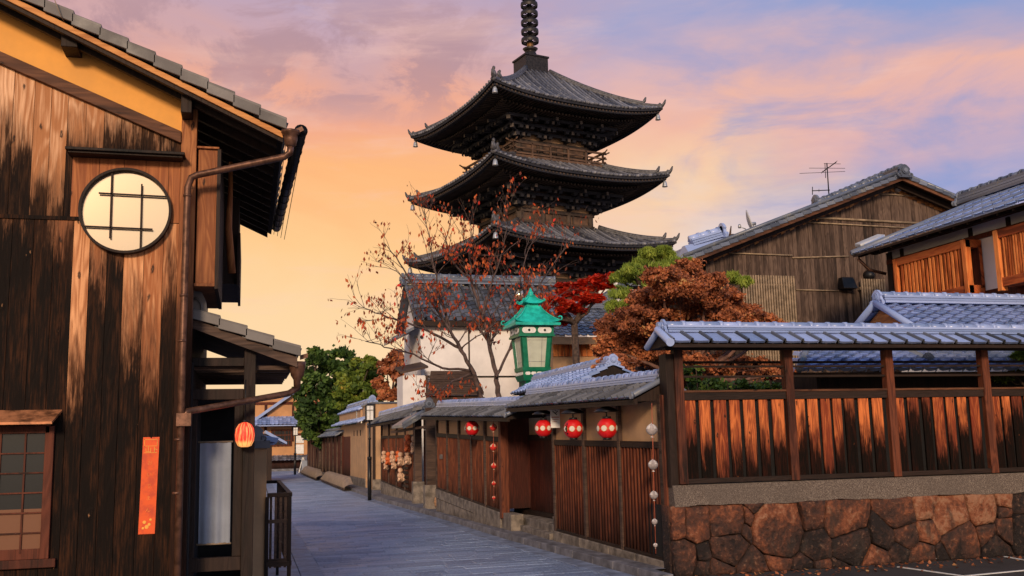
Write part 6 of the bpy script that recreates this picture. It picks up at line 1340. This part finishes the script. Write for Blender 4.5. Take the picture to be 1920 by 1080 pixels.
    if balustrade:
        m = MB(); g = rb + .78; z0 = zbot + .28
        for k in range(4):
            A = Matrix.Rotation(k * PI / 2, 3, 'Z'); f = lambda x, y, z: A @ Vector((x, y, z))
            m.obox(f(0, -g + .35, z0 - .06), A @ Vector((g, 0, 0)), A @ Vector((0, .45, 0)), (0, 0, .08))
            for z, w in ((.15, .1), (.5, .09), (.86, .12)): m.beam(f(-g - .3, -g, z0 + z), f(g + .3, -g, z0 + z), w, w)
            m.tube([f(g + .25, -g, z0 + .86), f(g + .55, -g, z0 + 1.0)], .05, 6); m.tube([f(-g - .25, -g, z0 + .86), f(-g - .55, -g, z0 + 1.0)], .05, 6)
            for c in np.linspace(-1, 1, 6): m.obox(f(c * g, -g, z0 + .45), A @ Vector((.06, 0, 0)), A @ Vector((0, .06, 0)), (0, 0, .45))
        m.build('balustrade', MT['pagwood'], PG, local=True)
rbx = [2.72, 2.86, 3.0]
zap = zAt(PX_, PY_, 139) - .15
storey(6.5, 24.05, rbx[0], .95, zap - 23.43, 20.1, balustrade=True)
storey(6.68, 19.35, rbx[1], rbx[0] + .3, 1.75, 15.6)
storey(6.85, 14.75, rbx[2], rbx[1] + .3, 1.8, 9.)
mb = MB(); mb.box((-3.2, -3.2, 0), (3.2, 3.2, 11)); mb.build('lower_body', MT['pag'], PG, local=True)
zq = lambda py: zAt(PX_, PY_, py)
mb = MB(); h = .90; mb.box((-h, -h, zap - .1), (h, h, zq(113))); mb.box((-h - .07, -h - .07, zq(114)), (h + .07, h + .07, zq(111))); mb.box((-h - .1, -h - .1, zap - .15), (h + .1, h + .1, zap + .1)); mb.build('dew_basin', MT['iron'], PG, local=True)
mb = MB(); mb.lathe((0, 0, 0), [(.46, zq(112)), (.50, zq(107)), (.42, zq(100)), (.25, zq(98)), (.42, zq(96)), (.55, zq(92)), (.40, zq(91))], 20); mb.tube([(0, 0, zq(98)), (0, 0, zq(-190))], .12, 10)
SP = mb.build('spire_shaft', MT['iron'], PG, local=True)
mb = MB(); mb.lathe((0, 0, 0), [(.2, zq(92)), (.24, zq(90)), (.22, zq(83)), (.26, zq(81))], 14); mb.build('bronze_band', MT['bronze'], SP, local=True)
py_ = 77.
for i in range(9):
    mb = MB(); z0, z1 = zq(py_ + 3.5), zq(py_ - 4.); r_ = .62 - .004 * i
    mb.lathe((0, 0, 0), [(r_, z0), (r_ + .02, (z0 + z1) / 2), (r_, z1), (r_ - .05, z1), (r_ - .05, z0), (r_, z0)], 28, cap=False)
    for k in range(8): t = k * PI / 4; mb.beam((.1 * math.cos(t), .1 * math.sin(t), (z0 + z1) / 2 - .05), ((r_ - .04) * math.cos(t), (r_ - .04) * math.sin(t), (z0 + z1) / 2), .05, .05)
    mb.lathe((0, 0, 0), [(.13, z0 - .02), (.19, z0 + .05), (.13, z1)], 12); mb.build('spire_ring', MT['iron'], SP, local=True); py_ -= 16.7

# ------------------------------------------------------------------ trees
def foliage(name, mat, parent, P, size, rnd, elong=1.5, mode='any', jit=.35):
    """P (n,3) leaf positions; one small bent leaf each"""
    n = len(P); d = RNG.normal(size=(n, 3))
    if mode == 'droop': d = d * .35 + np.array([0, 0, -1.])
    if mode == 'up': d = d * .45 + np.array([0, 0, .8])
    if mode == 'flat': d[:, 2] *= .35
    d /= np.linalg.norm(d, axis=1)[:, None] + 1e-9; e = RNG.normal(size=(n, 3))
    if mode == 'flat': e = np.column_stack([-d[:, 1], d[:, 0], RNG.normal(size=n) * .35])
    e -= d * (e * d).sum(1)[:, None]; e /= np.linalg.norm(e, axis=1)[:, None] + 1e-9
    s = size * (1 + jit * RNG.uniform(-1, 1, n))[:, None]; L = d * s * elong / 2; Wv = e * s / 2; nrm = np.cross(d, e) * s * .12
    V = np.stack([P - L, P + Wv - nrm, P + L, P - Wv - nrm], 1).reshape(-1, 3); off = np.array(ORG[parent][0]); V = V - off
    me = bpy.data.meshes.new(name); me.vertices.add(4 * n); me.vertices.foreach_set('co', V.ravel()); me.loops.add(4 * n); me.loops.foreach_set('vertex_index', np.arange(4 * n, dtype=np.int32)); me.polygons.add(n)
    me.polygons.foreach_set('loop_start', np.arange(n, dtype=np.int32) * 4); me.update(calc_edges=True); me.materials.append(mat)
    a = me.attributes.new('rnd', 'FLOAT', 'POINT'); a.data.foreach_set('value', np.repeat(np.clip(rnd, 0, 1), 4).astype(np.float32))
    o = bpy.data.objects.new(name, me); COL.objects.link(o); o.parent = parent; ORG[o] = ORG[parent]; return o
def clumps(cl, per, sub=14, flat=.6, sr=.30):
    """cl: (centre, radius) masses; each made of small uneven sub-clumps"""
    P = []; Rn = []
    for c, r in cl:
        c = np.array(c)
        for _ in range(int(sub)):
            d = RNG.normal(size=3); d /= np.linalg.norm(d); q = c + d * np.array([1, 1, flat]) * r * (.55 + .45 * RNG.random()); base = RNG.random() * .55; rr = r * sr * RNG.uniform(.5, 1.3)
            m = int(per * RNG.uniform(.5, 1.4)); g = RNG.normal(size=(m, 3)); g /= np.linalg.norm(g, axis=1)[:, None]; g *= (.35 + .42 * np.abs(RNG.normal(size=(m, 1)))) * rr; g[:, 2] *= flat
            P.append(q + g); Rn.append(base + RNG.random(m) * .45)
    return np.concatenate(P), np.concatenate(Rn)
def grow(mb, tips, p, d, L, r, lvl, spread=.7, upb=.25):
    if lvl == 0 or r < .004: tips.append(p); return
    n = 4; pts = [p]; q = p.copy(); dd = d.copy()
    for i in range(n):
        dd = (dd + Vector((random.gauss(0, .16), random.gauss(0, .16), random.gauss(0, .12) + upb * .12))).normalized(); q = q + dd * (L / n); pts.append(q)
    mb.tube(pts, [r * (1 - .4 * i / n) for i in range(n + 1)], 5 if lvl < 3 else 7, cap=False)
    tips.extend(pts[2:] if lvl <= 2 else [])
    for k in range(random.choice((2, 3, 3))):
        t = random.randint(2, n); sp = Vector((random.gauss(0, spread), random.gauss(0, spread), random.gauss(0, spread * .6) + upb)); grow(mb, tips, pts[t], (dd + sp).normalized(), L * random.uniform(.55, .8), r * .58, lvl - 1, spread, upb)
# (1) nearly bare tree with red leaves
TY = 27.5
T1 = thing('tree', 'almost bare cherry tree with scattered red leaves behind the middle lane wall', 'tree', atY(920, 760, TY) * 1. if False else (atY(918, 760, TY).x, TY, 0))
br = MB(); tips = []
def limb(pxs, r0, r1, dy0=0., dy1=0., sp=8, L=.8):
    n = len(pxs); pts = []
    for i, (a, b) in enumerate(pxs): yy = TY + dy0 + (dy1 - dy0) * i / (n - 1) + random.gauss(0, .05); pts.append(atY(a, b, yy))
    fine = []
    for i in range(n - 1):
        for j in range(4): t = j / 4; fine.append(pts[i].lerp(pts[i + 1], t) + Vector((random.gauss(0, .015), random.gauss(0, .015), random.gauss(0, .015))))
    fine.append(pts[-1]); N = len(fine); br.tube(fine, [r0 + (r1 - r0) * i / (N - 1) for i in range(N)], 8, cap=False)
    for k in range(sp):
        i = random.randint(int(N * .3), N - 1); d = (fine[min(i + 1, N - 1)] - fine[max(i - 1, 0)]).normalized()
        sd_ = Vector((random.gauss(0, .55), random.gauss(0, .55), random.gauss(.25, .35))); grow(br, tips, fine[i], (d * .8 + sd_).normalized(), L * random.uniform(.6, 1.1), r0 + (r1 - r0) * i / (N - 1) * 1. if False else max(.008, (r0 + (r1 - r0) * i / (N - 1)) * .5), 3, .45, .2)
    tips.append(fine[-1])
b0 = atY(935, 745, TY); br.tube([(b0.x, TY, 0), (b0.x - .02, TY, 1.5), b0], [.2, .16, .14], 10); b1 = atY(902, 745, TY); br.tube([(b0.x - .25, TY + .1, 0), (b1.x, TY, 1.5), b1], [.15, .13, .11], 10)
limb([(935, 748), (930, 700), (917, 645), (905, 590), (885, 530), (878, 470), (888, 430)], .08, .012, 0, .6, 20)
limb([(902, 748), (888, 700), (865, 655), (838, 610), (808, 565), (772, 530), (735, 505)], .07, .010, 0, -.7, 20)
limb([(866, 655), (815, 625), (765, 605), (715, 590), (672, 575)], .045, .008, -.2, -1., 13)
limb([(885, 695), (830, 690), (775, 665), (720, 650), (685, 640)], .04, .008, 0, -1.2, 13, .7)
limb([(838, 610), (822, 550), (812, 490), (800, 430), (795, 395)], .035, .006, -.3, -.2, 16)
limb([(905, 590), (920, 535), (940, 480), (950, 430), (945, 400)], .035, .006, .1, -.4, 17)
limb([(932, 705), (955, 655), (975, 605), (1005, 545), (1040, 490), (1062, 462)], .042, .007, 0, .9, 20)
limb([(917, 645), (950, 590), (975, 530), (990, 470), (1010, 430)], .034, .006, .1, 1.1, 18)
limb([(955, 655), (985, 625), (1015, 590), (1045, 555)], .04, .010, .2, .2, 6, .6)
limb([(885, 530), (850, 490), (835, 450), (850, 400)], .035, .009, .4, .8, 7, .6)
limb([(772, 530), (740, 480), (720, 455)], .025, .008, -.6, -1, 6, .6)
limb([(888, 700), (850, 715), (820, 735), (790, 745)], .04, .01, 0, -1., 7, .5)
br.build('trunk', MT['twig'], T1)
P = np.array([list(t) for t in tips]); P = P[RNG.random(len(P)) < .46]; P = P + RNG.normal(size=P.shape) * .07 - np.array([0, 0, .05])
hv = np.array([((p[0] / p[1] * 26) < 8.2) for p in P]); rn = RNG.random(len(P)) ** 1.1
foliage('crown', MT['l_pers'], T1, P, .060, rn, 2.0, 'droop')
cl = [(atY(a, b, TY - .8), r) for a, b, r in ((735, 628, .6), (765, 600, .5), (850, 735, .7), (800, 742, .5), (880, 725, .5), (845, 575, .4), (700, 600, .4), (905, 500, .5), (850, 470, .45))]
P, rn = clumps(cl, 6, 7, .5, .45); foliage('inner_leaves', MT['l_pers'], T1, P, .062, rn * .9, 1.8, 'droop')
# generic leafy tree
def leafy(nm, label, base, Y, cl, mat, size, per, sub=14, flat=.6, mode='any', elong=1.4, bark='bark', depth=1., sr=.3, group=None, r=.14):
    b = atY(base[0], base[1], Y); T = thing(nm, label, 'tree', (b.x, Y, 0), group); m = MB(); C = []
    for (a, b2, rp) in cl:
        dist = Y * 1.05; rr = rp / F_PX * dist; C.append((atY(a, b2, Y + random.uniform(-depth, depth)), rr))
    top = max(c.z for c, _ in C); mid = Vector((b.x, Y, max(1.2, min(c.z for c, _ in C) - .2))); m.tube([(b.x, Y, 0), (b.x + .05, Y, mid.z * .5), mid], [r * 1.3, r, r * .85], 10)
    for c, rr in C:
        p = mid.lerp(c, .5) + Vector((random.gauss(0, .15), random.gauss(0, .15), -.1 * rr)); m.tube([mid, mid.lerp(p, .5) + Vector((0, 0, .05)), p, c], [r * .6, r * .45, r * .3, r * .1], 6, cap=False)
        for k in range(6): d = Vector((random.gauss(0, 1), random.gauss(0, 1), random.gauss(0, .6))).normalized(); q = c + d * rr * .9; m.tube([p.lerp(c, .6), c.lerp(q, .5) + Vector((0, 0, .04)), q], [r * .16, r * .1, .006], 5, cap=False)
    m.build('trunk', MT[bark], T); P, rn = clumps(C, per, sub, flat, sr); foliage('crown', MT[mat], T, P, size, rn, elong, mode); return T
leafy('tree', 'rusty brown layered maple spreading behind the roofed board fence', (1290, 720), 20.5, [(1225, 560, 45), (1270, 545, 48), (1320, 548, 45), (1360, 565, 42), (1190, 600, 42), (1240, 605, 48), (1300, 600, 50), (1355, 608, 45), (1395, 590, 36), (1150, 610, 34), (1140, 650, 30), (1135, 690, 24), (1165, 640, 38), (1205, 655, 42), (1265, 650, 42), (1160, 685, 34), (1205, 700, 30), (1430, 603, 30), (1455, 615, 24), (1240, 520, 32), (1290, 505, 32), (1330, 525, 28), (1340, 690, 45), (1410, 690, 40), (1300, 690, 40), (1460, 700, 30)], 'l_brown', .052, 190, 26, .6, 'any', 1.5, 'barkr', 1.6, .36)
leafy('tree', 'bright green pine top rising over the rusty maple', (1240, 700), 23., [(1185, 508, 22), (1212, 492, 24), (1238, 482, 20), (1262, 498, 24), (1240, 510, 26), (1205, 522, 18), (1280, 505, 16), (1245, 470, 12), (1172, 518, 18), (1215, 474, 12), (1290, 492, 12), (1158, 522, 12), (1228, 525, 18), (1255, 480, 12)], 'l_pine', .026, 260, 14, .45, 'up', 7., 'bark', .8, .48)
leafy('tree', 'small green conifer shoots poking out among the maple leaves', (1200, 700), 21.6, [(1165, 548, 18), (1225, 532, 20), (1180, 570, 18), (1368, 520, 15), (1392, 528, 13), (1150, 575, 15), (1245, 640, 14), (1320, 560, 10)], 'l_pine', .026, 140, 10, .5, 'up', 7., 'bark', .3, .5)
leafy('tree', 'scarlet maple glowing behind the green lantern', (1080, 700), 33., [(1065, 545, 26), (1100, 535, 26), (1130, 528, 22), (1040, 572, 26), (1080, 572, 26), (1110, 560, 20), (1010, 592, 20), (1150, 520, 14), (1050, 600, 18), (985, 575, 14)], 'l_red', .13, 90, 18, .6, 'flat', 1.3, 'bark', 1., .36)
leafy('tree', 'dense dark green broadleaf tree above the far lane walls', (600, 860), 62., [(600, 690, 34), (638, 680, 30), (585, 730, 30), (625, 725, 34), (600, 770, 34), (640, 770, 32), (600, 812, 26), (645, 800, 24), (575, 780, 24), (585, 790, 20), (620, 805, 26), (660, 690, 22), (575, 760, 20), (590, 668, 16), (655, 740, 28)], 'l_dark', .20, 110, 18, .8, 'any', 1.4, 'bark', 2., .34)
leafy('tree', 'yellow green broadleaf tree in front of the dark one', (672, 840), 56., [(672, 690, 26), (695, 705, 24), (655, 715, 24), (680, 735, 26), (700, 745, 20), (655, 755, 22), (690, 765, 18), (645, 735, 16), (695, 680, 14)], 'l_light', .18, 110, 16, .75, 'any', 1.4, 'bark', 1.5, .36)
leafy('tree', 'reddish brown tree between the yellow green tree and the white storehouse', (735, 800), 52., [(725, 690, 24), (748, 700, 26), (735, 735, 24), (760, 680, 20), (715, 720, 16), (755, 740, 20), (740, 668, 14)], 'l_brown', .2, 60, 13, .6, 'any', 1.4, 'bark', 1.5, .36)
leafy('tree', 'pale green conifer sprays behind the last open bay of the fence', (1930, 760), 14.6, [(1900, 690, 26), (1925, 680, 30), (1885, 708, 16), (1915, 665, 16)], 'l_pine', .03, 90, 12, .4, 'flat', 6., 'bark', .15, .36, r=.05)
def shrub(label, Y, cl, mat, size, per, name='shrub'):
    b = atY(cl[0][0], cl[0][1], Y); T = thing(name, label, 'shrub', (b.x, Y, 0)); C = [(atY(a, c, Y + random.uniform(-.3, .3)), r / F_PX * Y * 1.05) for a, c, r in cl]; m = MB()
    for c, r in C:
        for k in range(5): m.tube([(b.x + random.gauss(0, .1), Y, 0), (c.x + random.gauss(0, .1), c.y, c.z * .6), c + Vector((random.gauss(0, r), random.gauss(0, .2), r * .6))], [.03, .018, .005], 5, cap=False)
    m.build('stems', MT['bark'], T); P, rn = clumps(C, per, 12, .6, .36); foliage('foliage', MT[mat], T, P, size, rn, 1.4)
shrub('dark green garden bush seen through the first open bay of the fence', 16.2, [(1330, 735, 45), (1390, 740, 45), (1450, 735, 40), (1300, 700, 25)], 'l_dark', .06, 70)
# twiggy bush behind the third bay
T = thing('shrub', 'leafless twiggy bush behind the third open bay of the fence', 'shrub', (atY(1745, 760, 14.2).x, 14.2, 0)); m = MB(); tp = []
for k in range(9): grow(m, tp, Vector((atY(1745, 760, 14.2).x + random.gauss(0, .05), 14.2, 1.9)), Vector((random.gauss(0, .6), random.gauss(0, .3), 1)).normalized(), .42, .011, 3, .4, .3)
m.tube([(atY(1745, 760, 14.2).x, 14.2, 0), (atY(1745, 760, 14.2).x, 14.2, 1.95)], .03, 6); m.build('stems', MT['bamboo'], T)
# fallen leaves at the foot of the stone wall and a scrap of paper
n = 260; Pl = np.column_stack([RNG.uniform(6.2, 12.5, n), SY - .12 - np.abs(RNG.normal(size=n)) * .35, RNG.uniform(-.004, .012, n)]); FL = thing('fallen_leaves', 'dry red brown leaves scattered on the asphalt at the foot of the stone wall', 'leaves', (9, 13, 0)); FL['kind'] = 'stuff'
del FL['category']
foliage('leaves', MT['l_brown'], FL, Pl, .045, RNG.random(n), 1.4, 'flat')
q = atZ(1755, 1050, 0); T = thing('paper_scrap', 'small crumpled white paper scrap lying against the foot of the stone wall', 'litter', (q.x, q.y, 0)); mb = MB()
mb.sheet(lambda u, v: (q.x - .07 + .14 * u + .01 * math.sin(9 * v), q.y - .05 + .1 * v, -.01 + .05 * math.sin(PI * u) * (.6 + .4 * math.sin(5 * v + 2 * u)) + .004), 8, 6); mb.build('paper', MT['whitep'], T)
# thin wires
mb = MB(); mb.tube([F(95, -20, 8.7), F(112, 25, 8.72), F(126, 52, 8.9)], .004, 5); tag(mb.build('wire', MT['bamboo']), 'thin pale wire looped over the ochre gable rake', 'wire')
